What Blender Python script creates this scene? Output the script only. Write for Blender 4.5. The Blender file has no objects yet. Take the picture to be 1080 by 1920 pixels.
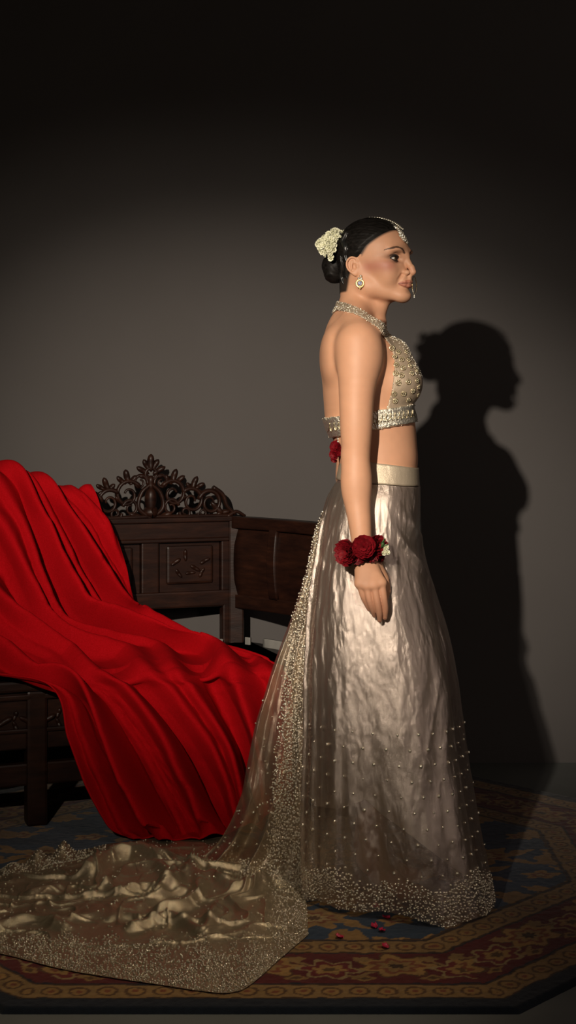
import bpy, bmesh, math, random
import numpy as np
from mathutils import Vector, Matrix
from mathutils.bvhtree import BVHTree

scene = bpy.context.scene
COL = scene.collection
F_PX, CAM_H, HORIZON = 2667.0, 1.2, 782.0     # calibrated from the rug's octagon and the floor
Y0 = 3.55                                     # depth of the standing figure
S0 = F_PX / Y0                                # pixels per metre at that depth
WALL_Y = 4.94

# ------------------------------------------------------------------ camera
cam_data = bpy.data.cameras.new('camera')
cam = bpy.data.objects.new('camera', cam_data)
COL.objects.link(cam)
cam.location = (0, 0, CAM_H)
cam.rotation_euler = (math.pi / 2, 0, 0)
cam_data.sensor_width = 36
cam_data.lens = 36 * F_PX / 1920
cam_data.shift_y = -178 / 1920
cam_data.clip_end = 60
scene.camera = cam

# ------------------------------------------------------------------ world, lights, exposure
world = bpy.data.worlds.new('world')
scene.world = world
world.use_nodes = True
bg = world.node_tree.nodes['Background']
bg.inputs[0].default_value = (0.76, 0.74, 0.48, 1)
bg.inputs[1].default_value = 0.014

def aim(o, target):
    o.rotation_euler = (Vector(target) - o.location).to_track_quat('-Z', 'Y').to_euler()

def spot(name, loc, target, power, color, angle, blend, radius):
    l = bpy.data.lights.new(name, 'SPOT')
    l.energy, l.color = power, color
    l.spot_size, l.spot_blend, l.shadow_soft_size = math.radians(angle), blend, radius
    o = bpy.data.objects.new(name, l)
    COL.objects.link(o)
    o.location = loc
    aim(o, target)
    return o

def area(name, loc, target, power, color, sx, sy):
    l = bpy.data.lights.new(name, 'AREA')
    l.shape, l.size, l.size_y = 'RECTANGLE', sx, sy
    l.energy, l.color = power, color
    o = bpy.data.objects.new(name, l)
    COL.objects.link(o)
    o.location = loc
    aim(o, target)
    return o

# one lamp with a hot centre and a soft spill, slightly left of and above the camera; its doors make an oval pool
for nm, z_aim, watts, cone in (('key_spotlight', 0.86, 620, 26), ('key_spill', 0.75, 240, 36)):
    key = spot(nm, (-0.86, 0.05, 2.10), (0.02, WALL_Y, z_aim), watts, (1.0, 0.87, 0.72), cone, 1.0, 0.035)
    key.scale = (1.35, 1.0, 1.0)
    key.rotation_euler = (key.rotation_euler.to_matrix() @ Matrix.Rotation(math.radians(-12), 3, 'Z')).to_euler()
area('added_fill_light', (-1.7, 0.8, 2.9), (0.1, 3.5, 0.3), 1.6, (1.0, 0.84, 0.62), 0.7, 0.7)  # added soft fill, no known source; lifts the dim parts
spot('added_floor_light', (0.5, 2.2, 3.2), (-0.25, 3.15, 0), 120, (1.0, 0.84, 0.60), 30, 1.0, 0.035)  # added lamp out of view, brightens the train and the front floor
area('side_softbox', (2.4, 1.2, 1.7), (0.3, 3.5, 0.9), 8.0, (1.0, 0.80, 0.72), 0.5, 1.2)

scene.view_settings.view_transform = 'Standard'
scene.view_settings.look = 'None'
scene.view_settings.exposure = 0.0
scene.view_settings.gamma = 1.0
scene.view_settings.use_curve_mapping = False

# ------------------------------------------------------------------ helpers
def P(px, py, Y=Y0):
    """The point at depth Y that the photograph shows at (px, py)."""
    return Vector(((px - 540) / F_PX * Y, Y, CAM_H - (py - HORIZON) / F_PX * Y))

def floor_at(px, py):
    Y = CAM_H * F_PX / (py - HORIZON)
    return Vector(((px - 540) / F_PX * Y, Y, 0.0))

def empty(name, loc=(0, 0, 0), rz=0.0):
    o = bpy.data.objects.new(name, None)
    COL.objects.link(o)
    o.location = loc
    o.rotation_euler = (0, 0, rz)
    o.empty_display_size = 0.05
    return o

def tag(o, label=None, cat=None, group=None, kind=None):
    if label: o['label'] = label
    if cat: o['category'] = cat
    if group: o['group'] = group
    if kind: o['kind'] = kind
    return o

def link(name, me, mat=None, parent=None, smooth=True):
    o = bpy.data.objects.new(name, me)
    COL.objects.link(o)
    if mat is not None and not me.materials:
        me.materials.append(mat)
    if smooth and len(me.polygons):
        me.polygons.foreach_set('use_smooth', np.ones(len(me.polygons), dtype=bool))
    if parent is not None:
        o.parent = parent
        o.matrix_parent_inverse = parent_world(parent).inverted()
    return o

def parent_world(p):
    m = p.matrix_basis.copy()
    if p.parent is not None:
        m = parent_world(p.parent) @ p.matrix_parent_inverse @ m
    return m

def mesh_np(name, verts, faces, colors=None, uv=None):
    """Mesh from an (n,3) array and an (m,3|4) index array, or a list of such arrays."""
    me = bpy.data.meshes.new(name)
    verts = np.asarray(verts, dtype=np.float32)
    blocks = faces if isinstance(faces, list) else [faces]
    blocks = [np.asarray(b, dtype=np.int32) for b in blocks if len(b)]
    me.vertices.add(len(verts))
    me.vertices.foreach_set('co', verts.ravel())
    nl = sum(b.size for b in blocks)
    np_ = sum(len(b) for b in blocks)
    me.loops.add(nl)
    me.polygons.add(np_)
    me.loops.foreach_set('vertex_index', np.concatenate([b.ravel() for b in blocks]))
    starts, s = [], 0
    for b in blocks:
        k = b.shape[1]
        starts.append(s + np.arange(len(b)) * k)
        s += b.size
    me.polygons.foreach_set('loop_start', np.concatenate(starts).astype(np.int32))
    me.update(calc_edges=True)
    if colors is not None:
        at = me.color_attributes.new('Col', 'FLOAT_COLOR', 'POINT')
        c = np.ones((len(verts), 4), dtype=np.float32)
        c[:, :3] = colors
        at.data.foreach_set('color', c.ravel())
    if uv is not None:
        idx = np.concatenate([b.ravel() for b in blocks])
        ul = me.uv_layers.new(name='UVMap')
        ul.data.foreach_set('uv', np.asarray(uv, dtype=np.float32)[idx].ravel())
    me.validate()
    return me

def grid_faces(nu, nv, wrap=False):
    """Quads of a grid whose vertex (i,j) has index j*nu+i; wrap closes it in i."""
    i = np.arange(nu if wrap else nu - 1)
    j = np.arange(nv - 1)
    I, J = np.meshgrid(i, j)
    I2 = (I + 1) % nu
    return np.stack([J * nu + I, J * nu + I2, (J + 1) * nu + I2, (J + 1) * nu + I], -1).reshape(-1, 4)

def bm_mesh(name, bm):
    me = bpy.data.meshes.new(name)
    bmesh.ops.recalc_face_normals(bm, faces=bm.faces)
    bm.to_mesh(me)
    bm.free()
    return me

def add_box(bm, size, loc=(0, 0, 0), rot=None, bevel=0.0):
    r = bmesh.ops.create_cube(bm, size=1.0)
    vs = r['verts']
    for v in vs:
        v.co = Vector((v.co.x * size[0], v.co.y * size[1], v.co.z * size[2]))
    if bevel > 0:
        es = list({e for v in vs for e in v.link_edges})
        b = bmesh.ops.bevel(bm, geom=es, offset=bevel, segments=2, affect='EDGES', profile=0.6)
        vs = list({v for f in b['faces'] for v in f.verts} | {v for v in vs if v.is_valid})
    m = Matrix.Translation(loc) @ (rot.to_4x4() if rot is not None else Matrix())
    for v in vs:
        v.co = m @ v.co
    return vs

def box_obj(name, size, loc, mat, parent, rot=None, bevel=0.004):
    bm = bmesh.new()
    add_box(bm, size, loc, rot, bevel)
    return link(name, bm_mesh(name, bm), mat, parent, smooth=False)

def tube_np(path, radii, n=10, closed=False, flat=1.0, cap=True):
    """Swept tube as (verts, faces-list); flat squeezes it along the second normal."""
    path = np.asarray(path, dtype=float)
    m = len(path)
    radii = np.broadcast_to(np.asarray(radii, dtype=float), (m,))
    if closed:
        t = np.roll(path, -1, 0) - np.roll(path, 1, 0)
    else:
        t = np.gradient(path, axis=0)
    t /= np.linalg.norm(t, axis=1)[:, None] + 1e-12
    nrm = np.zeros_like(path)
    a = np.array([0, 0, 1.0]) if abs(t[0, 2]) < 0.9 else np.array([1.0, 0, 0])
    cur = np.cross(t[0], a); cur /= np.linalg.norm(cur)
    for k in range(m):
        cur = cur - t[k] * np.dot(cur, t[k]); cur /= np.linalg.norm(cur) + 1e-12
        nrm[k] = cur
    bn = np.cross(t, nrm)
    an = np.linspace(0, 2 * np.pi, n, endpoint=False)
    V = (path[:, None] + radii[:, None, None] * (np.cos(an)[None, :, None] * nrm[:, None] + flat * np.sin(an)[None, :, None] * bn[:, None])).reshape(-1, 3)
    Fq = grid_faces(n, m, wrap=True)
    if closed:
        i = np.arange(n)
        # align the seam to the nearest rotation
        d = [np.linalg.norm(V[(m - 1) * n + i] - V[(i + s) % n], axis=1).sum() for s in range(n)]
        s = int(np.argmin(d))
        Fq = np.vstack([Fq, np.stack([(m - 1) * n + i, (m - 1) * n + (i + 1) % n, (i + 1 + s) % n, (i + s) % n], -1)])
        return V, [Fq]
    if cap:
        c0, c1 = len(V), len(V) + 1
        V = np.vstack([V, path[0], path[-1]])
        i = np.arange(n)
        T = np.vstack([np.stack([np.full(n, c0), (i + 1) % n, i], -1), np.stack([np.full(n, c1), (m - 1) * n + i, (m - 1) * n + (i + 1) % n], -1)])
        return V, [Fq, T]
    return V, [Fq]

class Acc:
    """Collects vertex/face blocks into one mesh."""
    def __init__(self): self.v, self.q, self.t, self.n = [], [], [], 0
    def add(self, V, faces):
        for f in (faces if isinstance(faces, list) else [faces]):
            if len(f): (self.q if np.asarray(f).shape[1] == 4 else self.t).append(np.asarray(f) + self.n)
        self.v.append(np.asarray(V, dtype=float)); self.n += len(V)
    def tube(self, path, radii, **k): self.add(*tube_np(path, radii, **k))
    def ball(self, c, r, nu=10, nv=7, sc=(1, 1, 1)):
        th = np.linspace(0, np.pi, nv); ph = np.linspace(0, 2 * np.pi, nu, endpoint=False)
        V = np.stack([np.outer(np.sin(th), np.cos(ph)), np.outer(np.sin(th), np.sin(ph)), np.outer(np.cos(th), np.ones(nu))], -1).reshape(-1, 3)
        self.add(np.asarray(c) + V * r * np.asarray(sc), grid_faces(nu, nv, wrap=True))
    def mesh(self, name):
        fl = []
        if self.q: fl.append(np.vstack(self.q))
        if self.t: fl.append(np.vstack(self.t))
        me = mesh_np(name, np.vstack(self.v), fl)
        bm = bmesh.new(); bm.from_mesh(me)
        bmesh.ops.remove_doubles(bm, verts=bm.verts, dist=1e-6)
        bmesh.ops.recalc_face_normals(bm, faces=bm.faces); bm.to_mesh(me); bm.free()
        return me

def spline(pts, n):
    """Catmull-Rom through pts (k,d), n samples."""
    pts = np.asarray(pts, dtype=float)
    k = len(pts)
    if k == 2:
        return pts[0] + (pts[1] - pts[0]) * np.linspace(0, 1, n)[:, None]
    p = np.vstack([2 * pts[0] - pts[1], pts, 2 * pts[-1] - pts[-2]])
    s = np.linspace(0, k - 1 - 1e-9, n)
    i = s.astype(int); t = (s - i)[:, None]
    a, b, c, d = p[i], p[i + 1], p[i + 2], p[i + 3]
    return 0.5 * (2 * b + (c - a) * t + (2 * a - 5 * b + 4 * c - d) * t ** 2 + (3 * b - a - 3 * c + d) * t ** 3)

def interp_smooth(x, xp, fp):
    """Monotone cubic (Fritsch-Carlson style) interpolation."""
    xp = np.asarray(xp, float); fp = np.asarray(fp, float)
    h = np.diff(xp); dl = np.diff(fp) / h
    m = np.zeros_like(fp); m[0], m[-1] = dl[0], dl[-1]
    m[1:-1] = np.where(dl[:-1] * dl[1:] > 0, 2 * dl[:-1] * dl[1:] / (dl[:-1] + dl[1:] + 1e-20), 0)
    x = np.clip(x, xp[0], xp[-1])
    i = np.clip(np.searchsorted(xp, x) - 1, 0, len(h) - 1)
    t = (x - xp[i]) / h[i]
    return (fp[i] * (1 + 2 * t) * (1 - t) ** 2 + m[i] * h[i] * t * (1 - t) ** 2 + fp[i + 1] * t * t * (3 - 2 * t) + m[i + 1] * h[i] * t * t * (t - 1))

_tab = {}
def vnoise(x, y, seed=0):
    """Smooth 2-D value noise in -1..1."""
    if seed not in _tab: _tab[seed] = np.random.RandomState(seed + 11).rand(256, 256) * 2 - 1
    T = _tab[seed]
    x = np.asarray(x, float); y = np.asarray(y, float)
    xi, yi = np.floor(x).astype(int), np.floor(y).astype(int)
    fx, fy = x - xi, y - yi
    fx = fx * fx * fx * (fx * (fx * 6 - 15) + 10); fy = fy * fy * fy * (fy * (fy * 6 - 15) + 10)
    g = lambda a, b: T[a & 255, b & 255]
    return (g(xi, yi) * (1 - fx) + g(xi + 1, yi) * fx) * (1 - fy) + (g(xi, yi + 1) * (1 - fx) + g(xi + 1, yi + 1) * fx) * fy

def fbm(x, y, seed=0, o=4):
    s, a = 0, 1.0
    for k in range(o):
        s = s + a * vnoise(x * 2 ** k + 17.3 * k, y * 2 ** k + 9.1 * k, seed + k); a *= 0.5
    return s / 1.9

def sstep(a, b, x):
    t = np.clip((x - a) / (b - a), 0, 1)
    return t * t * (3 - 2 * t)

# ------------------------------------------------------------------ materials
def new_mat(name):
    m = bpy.data.materials.new(name); m.use_nodes = True
    nt = m.node_tree
    b = nt.nodes['Principled BSDF']
    return m, nt, b

def nd(nt, typ, **kw):
    n = nt.nodes.new(typ)
    for k, v in kw.items(): setattr(n, k, v)
    return n

def noise_tex(nt, scale, detail=4, rough=0.55, vec=None, coord='Object', stretch=None):
    t = nd(nt, 'ShaderNodeTexNoise')
    t.inputs['Scale'].default_value = scale
    t.inputs['Detail'].default_value = detail
    t.inputs['Roughness'].default_value = rough
    tc = nd(nt, 'ShaderNodeTexCoord')
    if stretch:
        mp = nd(nt, 'ShaderNodeMapping'); mp.inputs['Scale'].default_value = stretch
        nt.links.new(tc.outputs[coord], mp.inputs['Vector']); nt.links.new(mp.outputs[0], t.inputs['Vector'])
    else:
        nt.links.new(tc.outputs[coord], t.inputs['Vector'])
    return t

def ramp(nt, src, stops):
    r = nd(nt, 'ShaderNodeValToRGB')
    e = r.color_ramp.elements
    while len(e) < len(stops): e.new(0.5)
    for el, (p, c) in zip(e, stops): el.position, el.color = p, (*c, 1)
    nt.links.new(src, r.inputs[0])
    return r

def bump(nt, b, src, strength, dist, prev=None):
    n = nd(nt, 'ShaderNodeBump')
    n.inputs['Strength'].default_value = strength; n.inputs['Distance'].default_value = dist
    nt.links.new(src, n.inputs['Height'])
    if prev is not None: nt.links.new(prev.outputs[0], n.inputs['Normal'])
    nt.links.new(n.outputs[0], b.inputs['Normal'])
    return n

def simple_mat(name, c1, c2, scale=20, rough=0.6, metal=0.0, bump_s=0.1, bump_d=0.002, detail=4, spec=0.5, stretch=None, sheen=0.0, sheen_tint=(1, 1, 1)):
    m, nt, b = new_mat(name)
    t = noise_tex(nt, scale, detail, stretch=stretch)
    r = ramp(nt, t.outputs[0], [(0.32, c1), (0.68, c2)])
    nt.links.new(r.outputs[0], b.inputs['Base Color'])
    b.inputs['Roughness'].default_value = rough
    b.inputs['Metallic'].default_value = metal
    b.inputs['Specular IOR Level'].default_value = spec
    if sheen:
        b.inputs['Sheen Weight'].default_value = sheen; b.inputs['Sheen Roughness'].default_value = 0.4
        b.inputs['Sheen Tint'].default_value = (*sheen_tint, 1)
    if bump_s: bump(nt, b, t.outputs[0], bump_s, bump_d)
    return m

def color_attr(nt, b, mix_noise=None):
    a = nd(nt, 'ShaderNodeVertexColor', layer_name='Col')
    nt.links.new(a.outputs[0], b.inputs['Base Color'])
    return a

def make_wood():
    m, nt, b = new_mat('dark_carved_wood')
    t = noise_tex(nt, 9, 6, 0.6, stretch=(1, 1, 5))
    r = ramp(nt, t.outputs[0], [(0.3, (0.009, 0.0035, 0.0025)), (0.55, (0.020, 0.007, 0.004)), (0.75, (0.036, 0.012, 0.006))])
    nt.links.new(r.outputs[0], b.inputs['Base Color'])
    b.inputs['Roughness'].default_value = 0.42
    b.inputs['Specular IOR Level'].default_value = 0.25
    bump(nt, b, t.outputs[0], 0.25, 0.003)
    return m

def make_skin():
    m, nt, b = new_mat('skin')
    color_attr(nt, b)
    b.inputs['Roughness'].default_value = 0.56
    b.inputs['Specular IOR Level'].default_value = 0.45
    b.inputs['Subsurface Weight'].default_value = 0.12
    b.inputs['Subsurface Radius'].default_value = (1.0, 0.35, 0.2)
    b.inputs['Subsurface Scale'].default_value = 0.006
    t = noise_tex(nt, 700, 2)
    bump(nt, b, t.outputs[0], 0.06, 0.0006)
    return m

def make_tissue(name, col, alpha, rough=0.36, crumple=1.0, metal=0.55):
    """Metallic tissue silk: a fine vertical weave and crumpled lustre; alpha lets what lies behind show through."""
    m, nt, b = new_mat(name)
    t = noise_tex(nt, 3.2, 5, 0.6)
    d = [tuple(x * k for x in col) for k in (0.82, 1.0, 1.12)]
    r = ramp(nt, t.outputs[0], [(0.3, d[0]), (0.5, d[1]), (0.7, d[2])])
    nt.links.new(r.outputs[0], b.inputs['Base Color'])
    b.inputs['Metallic'].default_value = metal
    b.inputs['Roughness'].default_value = rough
    b.inputs['Alpha'].default_value = alpha
    big = noise_tex(nt, 13, 3, 0.5, stretch=(1, 1, 0.5))
    mid = noise_tex(nt, 48, 3, 0.6, stretch=(1, 1, 0.5))
    weave = noise_tex(nt, 900, 2, 0.5)
    # crumpled patches: plateaus with short slopes between them
    patch = noise_tex(nt, 8.5, 4, 0.62, stretch=(1, 1, 0.42))
    pr = ramp(nt, patch.outputs[0], [(0.40, (0, 0, 0)), (0.47, (0.45, 0.45, 0.45)), (0.53, (0.5, 0.5, 0.5)), (0.60, (1, 1, 1))])
    n0 = bump(nt, b, pr.outputs[0], 0.27 * crumple, 0.012)
    n1 = bump(nt, b, big.outputs[0], 0.36 * crumple, 0.02, n0)
    n2 = bump(nt, b, mid.outputs[0], 0.15 * crumple, 0.004, n1)
    bump(nt, b, weave.outputs[0], 0.60, 0.0012, n2)
    return m

def metal_mat(name, col, rough=0.25):
    return simple_mat(name, tuple(x * 0.85 for x in col), col, 60, rough, 1.0, 0.08, 0.001)

M = dict(
    wall=simple_mat('matt_grey_wall_paint', (0.092, 0.085, 0.082), (0.104, 0.097, 0.094), 1.2, 0.9, 0, 0.04, 0.003, spec=0.15),
    floor=simple_mat('grey_concrete_floor', (0.11, 0.115, 0.11), (0.135, 0.14, 0.135), 3, 0.7, 0, 0.06, 0.002, spec=0.3),
    wood=make_wood(),
    lit_lip_wood=simple_mat('light_painted_lip', (0.20, 0.195, 0.18), (0.28, 0.27, 0.25), 20, 0.6),  # paler colour stands for light on the seat's lip
    red=simple_mat('red_crepe_cloth', (0.32, 0.002, 0.004), (0.40, 0.003, 0.007), 260, 0.9, 0, 0.2, 0.0012, spec=0.05),
    skin=make_skin(),
    hair=simple_mat('black_hair', (0.004, 0.0035, 0.003), (0.012, 0.010, 0.009), 60, 0.5, 0, 0.3, 0.003, stretch=(0.35, 3, 3), spec=0.12),
    hair_gloss=simple_mat('glossy_black_hair', (0.006, 0.006, 0.006), (0.016, 0.015, 0.014), 60, 0.33, 0, 0.3, 0.003, spec=0.6),
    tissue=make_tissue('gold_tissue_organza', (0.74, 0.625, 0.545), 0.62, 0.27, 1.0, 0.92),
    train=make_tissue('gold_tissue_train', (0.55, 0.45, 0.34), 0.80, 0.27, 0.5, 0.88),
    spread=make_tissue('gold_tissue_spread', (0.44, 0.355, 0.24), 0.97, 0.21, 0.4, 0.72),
    lining=make_tissue('satin_lining', (0.62, 0.51, 0.41), 1.0, 0.36, 0.8, 0.62),
    satin=make_tissue('waistband_satin', (0.54, 0.45, 0.33), 1.0, 0.36, 0.4, 0.45),
    blouse=make_tissue('beige_blouse_fabric', (0.40, 0.315, 0.225), 1.0, 0.45, 0.4, 0.35),
    crystal=simple_mat('silver_gold_crystal', (0.74, 0.68, 0.54), (0.98, 0.93, 0.80), 300, 0.2, 0.78, 0),
    gold=simple_mat('polished_gold', (0.80, 0.58, 0.24), (0.95, 0.74, 0.36), 60, 0.32, 0.7, 0.05, 0.001),
    silver=simple_mat('silver_foil', (0.72, 0.68, 0.56), (0.92, 0.87, 0.72), 210, 0.27, 0.85, 0.8, 0.005),
    antique=metal_mat('antique_sequin', (0.72, 0.63, 0.44), 0.28),
    rose=simple_mat('red_rose_petal', (0.09, 0.001, 0.003), (0.19, 0.0015, 0.007), 90, 0.6, 0, 0.1, 0.001, spec=0.25),
    petal=simple_mat('crimson_petal', (0.30, 0.004, 0.030), (0.50, 0.012, 0.06), 60, 0.45, 0, 0.1, 0.001),
    white_flower=simple_mat('cream_petal', (0.66, 0.66, 0.46), (0.86, 0.85, 0.68), 70, 0.6, 0, 0.1, 0.001, spec=0.2),
    leaf=simple_mat('green_leaf', (0.03, 0.08, 0.02), (0.06, 0.13, 0.03), 60, 0.5),
    nail=simple_mat('dark_red_nail', (0.16, 0.01, 0.012), (0.2, 0.012, 0.015), 30, 0.2, bump_s=0),
    blue_stone=simple_mat('blue_white_stone', (0.16, 0.18, 0.36), (0.5, 0.52, 0.62), 200, 0.06, 0.3, 0),
    lash=simple_mat('black_lash', (0.004, 0.003, 0.003), (0.008, 0.006, 0.006), 40, 0.6, bump_s=0),
    shoe=simple_mat('gold_shoe', (0.5, 0.42, 0.3), (0.6, 0.5, 0.36), 40, 0.35, 0.5),
)
# ------------------------------------------------------------------ the setting
def plane_box(name, size, loc, mat, kind='structure'):
    o = box_obj(name, size, loc, mat, None, bevel=0)
    return tag(o, kind=kind)

plane_box('floor', (9, 8, 0.1), (0, 2.94, -0.05), M['floor'])
plane_box('wall_back', (9, 0.12, 4.2), (0, WALL_Y + 0.06, 2.1), M['wall'])
plane_box('wall_left', (0.12, 8, 4.2), (-4.5, 2.94, 2.1), M['wall'])
plane_box('wall_right', (0.12, 8, 4.2), (4.5, 2.94, 2.1), M['wall'])

# ------------------------------------------------------------------ rug: an octagon with woven borders
RC = np.array([-0.055, 3.87]); RHW, RHD, RCH = 1.15, 1.013, 0.63

def rug_dist(x, y):
    ax, ay = np.abs(x), np.abs(y)
    return np.minimum(np.minimum(RHW - ax, RHD - ay), (RHW + RHD - RCH - ax - ay) / math.sqrt(2))

def rug_colors(x, y):
    """Woven pattern: each point's own dye colour."""
    n = len(x)
    d = rug_dist(x, y)
    wob = 0.004 * vnoise(x * 40, y * 40, 3)
    navy = np.array([0.010, 0.014, 0.022]); blue = np.array([0.030, 0.052, 0.090]); red = np.array([0.105, 0.012, 0.010])
    gold = np.array([0.34, 0.185, 0.058]); tan = np.array([0.27, 0.155, 0.055]); brown = np.array([0.10, 0.045, 0.016]); cream = np.array([0.44, 0.30, 0.13])
    rust = np.array([0.20, 0.055, 0.022])
    c = np.tile(navy, (n, 1))
    dw = d + wob
    # coordinate along the border
    sx = np.where(RHD - np.abs(y) < RHW - np.abs(x), x, y)
    diag = (RHW + RHD - RCH - np.abs(x) - np.abs(y)) / math.sqrt(2) <= np.minimum(RHW - np.abs(x), RHD - np.abs(y))
    s = np.where(diag, (np.abs(x) - np.abs(y)) / math.sqrt(2), sx)
    def put(mask, col):
        c[mask] = col
    def guard(a, b, seed):
        m = (dw > a) & (dw < b)
        put(m, tan)
        mid = (a + b) / 2; h = (b - a) / 2
        ph = (s / 0.058) % 1.0 - 0.5
        r = np.sqrt((ph / 0.40) ** 2 + ((dw - mid) / (h * 0.62)) ** 2)
        put(m & (r < 1.0), brown); put(m & (r < 0.72), gold * 0.9); put(m & (r < 0.32), rust)
        put(m & (np.abs(np.abs(dw - mid) - h) < 0.005), brown * 0.6)
    guard(0.052, 0.125, 1)
    m = (dw > 0.130) & (dw < 0.295); put(m, red)
    mid = 0.2125
    # scrolling vine and alternating palmettes along the red border
    vine = np.abs((dw - mid) - 0.045 * np.sin(s / 0.29 * 2 * np.pi + 0.6))
    put(m & (vine < 0.006), tan)
    def flower(cx_period, phase, off, ra, rb, cols, lobes, twist):
        k = np.round((s - phase) / cx_period)
        u = (s - phase - k * cx_period); v = dw - mid - off
        rr = np.sqrt((u / ra) ** 2 + (v / rb) ** 2); th = np.arctan2(v / rb, u / ra)
        lim = 1 + 0.20 * np.cos(lobes * th + twist) + 0.06 * vnoise(x * 60, y * 60, 8)
        for q, col in cols: put(m & (rr < lim * q), col)
    flower(0.29, 0.0, 0.012, 0.085, 0.058, [(1, brown), (0.9, gold), (0.62, rust), (0.45, tan), (0.22, brown * 0.5)], 7, 0.3)
    flower(0.29, 0.145, -0.008, 0.062, 0.046, [(1, cream * 0.7), (0.84, red * 1.4), (0.55, gold), (0.25, brown)], 6, 1.0)
    flower(0.145, 0.0725, 0.05, 0.020, 0.014, [(1, tan)], 5, 0)
    flower(0.145, 0.0725, -0.055, 0.024, 0.013, [(1, gold * 0.8), (0.5, brown)], 4, 0)
    guard(0.298, 0.372, 2)
    f = dw > 0.375
    put(f, blue * (1 + 0.25 * vnoise(x * 9, y * 30, 5)[f][:, None]))
    def motif(cx, cy, ra, rb, cols, lobes, rot=0.0, tw=0.0):
        ca, sa = math.cos(rot), math.sin(rot)
        X, Y = x - cx, y - cy
        u, v = X * ca + Y * sa, -X * sa + Y * ca
        near = f & (np.abs(u) < ra * 1.5) & (np.abs(v) < rb * 1.5)
        if not near.any(): return
        u, v = u[near], v[near]
        rr = np.sqrt((u / ra) ** 2 + (v / rb) ** 2); th = np.arctan2(v / rb, u / ra)
        lim = 1 + 0.22 * np.cos(lobes * th + tw) + 0.14 * vnoise(x[near] * 55, y[near] * 55, 21)
        idx = np.where(near)[0]
        for q, col in cols: c[idx[rr < lim * q]] = col
    rng = random.Random(4)
    pal = [(1, gold), (0.78, tan), (0.55, rust), (0.4, cream * 0.8), (0.2, brown)]
    leafc = [(1, gold * 0.95), (0.45, tan)]
    for i in range(-4, 5):
        for j in range(-4, 5):
            cx = i * 0.20 + (0.10 if j % 2 else 0) + rng.uniform(-0.02, 0.02); cy = j * 0.17 + rng.uniform(-0.02, 0.02)
            big = (i + 2 * j) % 3 == 0
            if big:
                motif(cx, cy, 0.085, 0.065, pal, 8, rng.uniform(-0.3, 0.3), rng.uniform(0, 3))
                for sgn in (-1, 1):
                    motif(cx + sgn * 0.11, cy + 0.035, 0.038, 0.016, leafc, 3, sgn * 0.5)
                    motif(cx + sgn * 0.10, cy - 0.05, 0.034, 0.014, leafc, 3, -sgn * 0.6)
            else:
                motif(cx, cy, 0.045, 0.028, [(1, gold), (0.55, rust), (0.3, cream * 0.8)], 5, rng.uniform(-0.6, 0.6))
                motif(cx + 0.06, cy + 0.05, 0.030, 0.012, leafc, 4, rng.uniform(-1, 1))
    # stepped gold corners where the field meets the inner guard
    k = np.abs(((s + 0.05) / 0.24) % 1.0 - 0.5)
    put(f & (dw < 0.375 + 0.060 * sstep(0.26, 0.40, k) + 0.012 * vnoise(x * 50, y * 50, 9)), gold * 0.85)
    put(f & (dw < 0.381), brown * 0.7)
    # wool: slight abrash and worn knots
    c = 0.72 * c * (1 + 0.16 * vnoise(x * 160, y * 160, 31) + 0.14 * vnoise(x * 5, y * 26, 32))[:, None]
    return np.clip(c, 0.002, 1)

def build_rug():
    n = 560
    gx = np.linspace(-RHW, RHW, n); gy = np.linspace(-RHD, RHD, int(n * RHD / RHW))
    X, Y = np.meshgrid(gx, gy)
    x, y = X.ravel(), Y.ravel()
    # pull outside points onto the chamfers so the outline is a clean octagon
    over = np.maximum(np.abs(x) + np.abs(y) - (RHW + RHD - RCH), 0) / 2
    x = x - np.sign(x) * over; y = y - np.sign(y) * over
    d = rug_dist(x, y)
    z = 0.011 * sstep(-0.001, 0.012, d) + 0.0006 * vnoise(x * 90, y * 90, 2)
    V = np.stack([x + RC[0], y + RC[1], z], -1)
    nu, nv = len(gx), len(gy)
    fq = grid_faces(nu, nv)
    o2 = over.ravel()
    fq = fq[(o2[fq] <= 1e-9).any(1)]
    m, nt, b = new_mat('woven_wool')
    color_attr(nt, b)
    b.inputs['Roughness'].default_value = 0.95; b.inputs['Specular IOR Level'].default_value = 0.08
    b.inputs['Sheen Weight'].default_value = 0.15
    t = noise_tex(nt, 420, 3); bump(nt, b, t.outputs[0], 0.4, 0.003)
    me = mesh_np('octagonal_rug', V, fq, rug_colors(x, y))
    o = link('octagonal_rug', me, m)
    tag(o, 'large octagonal oriental rug with navy field, red border and gold flowers', 'rug')
build_rug()

# ------------------------------------------------------------------ carved wooden bench
A_B = math.radians(20)
BX = Vector((-0.19, 4.845, 0))                # the back's right corner on the floor
DB = Vector((-math.cos(A_B), -math.sin(A_B), 0))   # along the back, towards the left
DN = Vector((math.sin(A_B), -math.cos(A_B), 0))    # towards the sitter's front
R_B = Matrix((( -DB.x, -DN.x, 0), (-DB.y, -DN.y, 0), (0, 0, 1)))   # local x right, y backwards

def bpt(t, fwd, z): return BX + DB * t + DN * fwd + Vector((0, 0, z))

bench = empty('carved_bench', bpt(0.7, 0.24, 0))
tag(bench, 'dark carved wooden bench with pierced crest rail, standing against the wall', 'bench')
W = M['wood']
LB = 1.50                                      # length of the back

def bbox(name, t0, t1, f0, f1, z0, z1, bevel=0.006, parent=None, mat=None):
    return box_obj(name, (t1 - t0, f1 - f0, z1 - z0), bpt((t0 + t1) / 2, (f0 + f1) / 2, (z0 + z1) / 2), mat or W, parent or bench, rot=R_B, bevel=bevel)

def scroll(cx, cz, r0, r1, a0, turns, n=34):
    a = np.linspace(a0, a0 + turns * 2 * np.pi, n); r = np.linspace(r0, r1, n)
    return np.stack([cx + r * np.cos(a), np.zeros(n), cz + r * np.sin(a)], -1)

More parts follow.
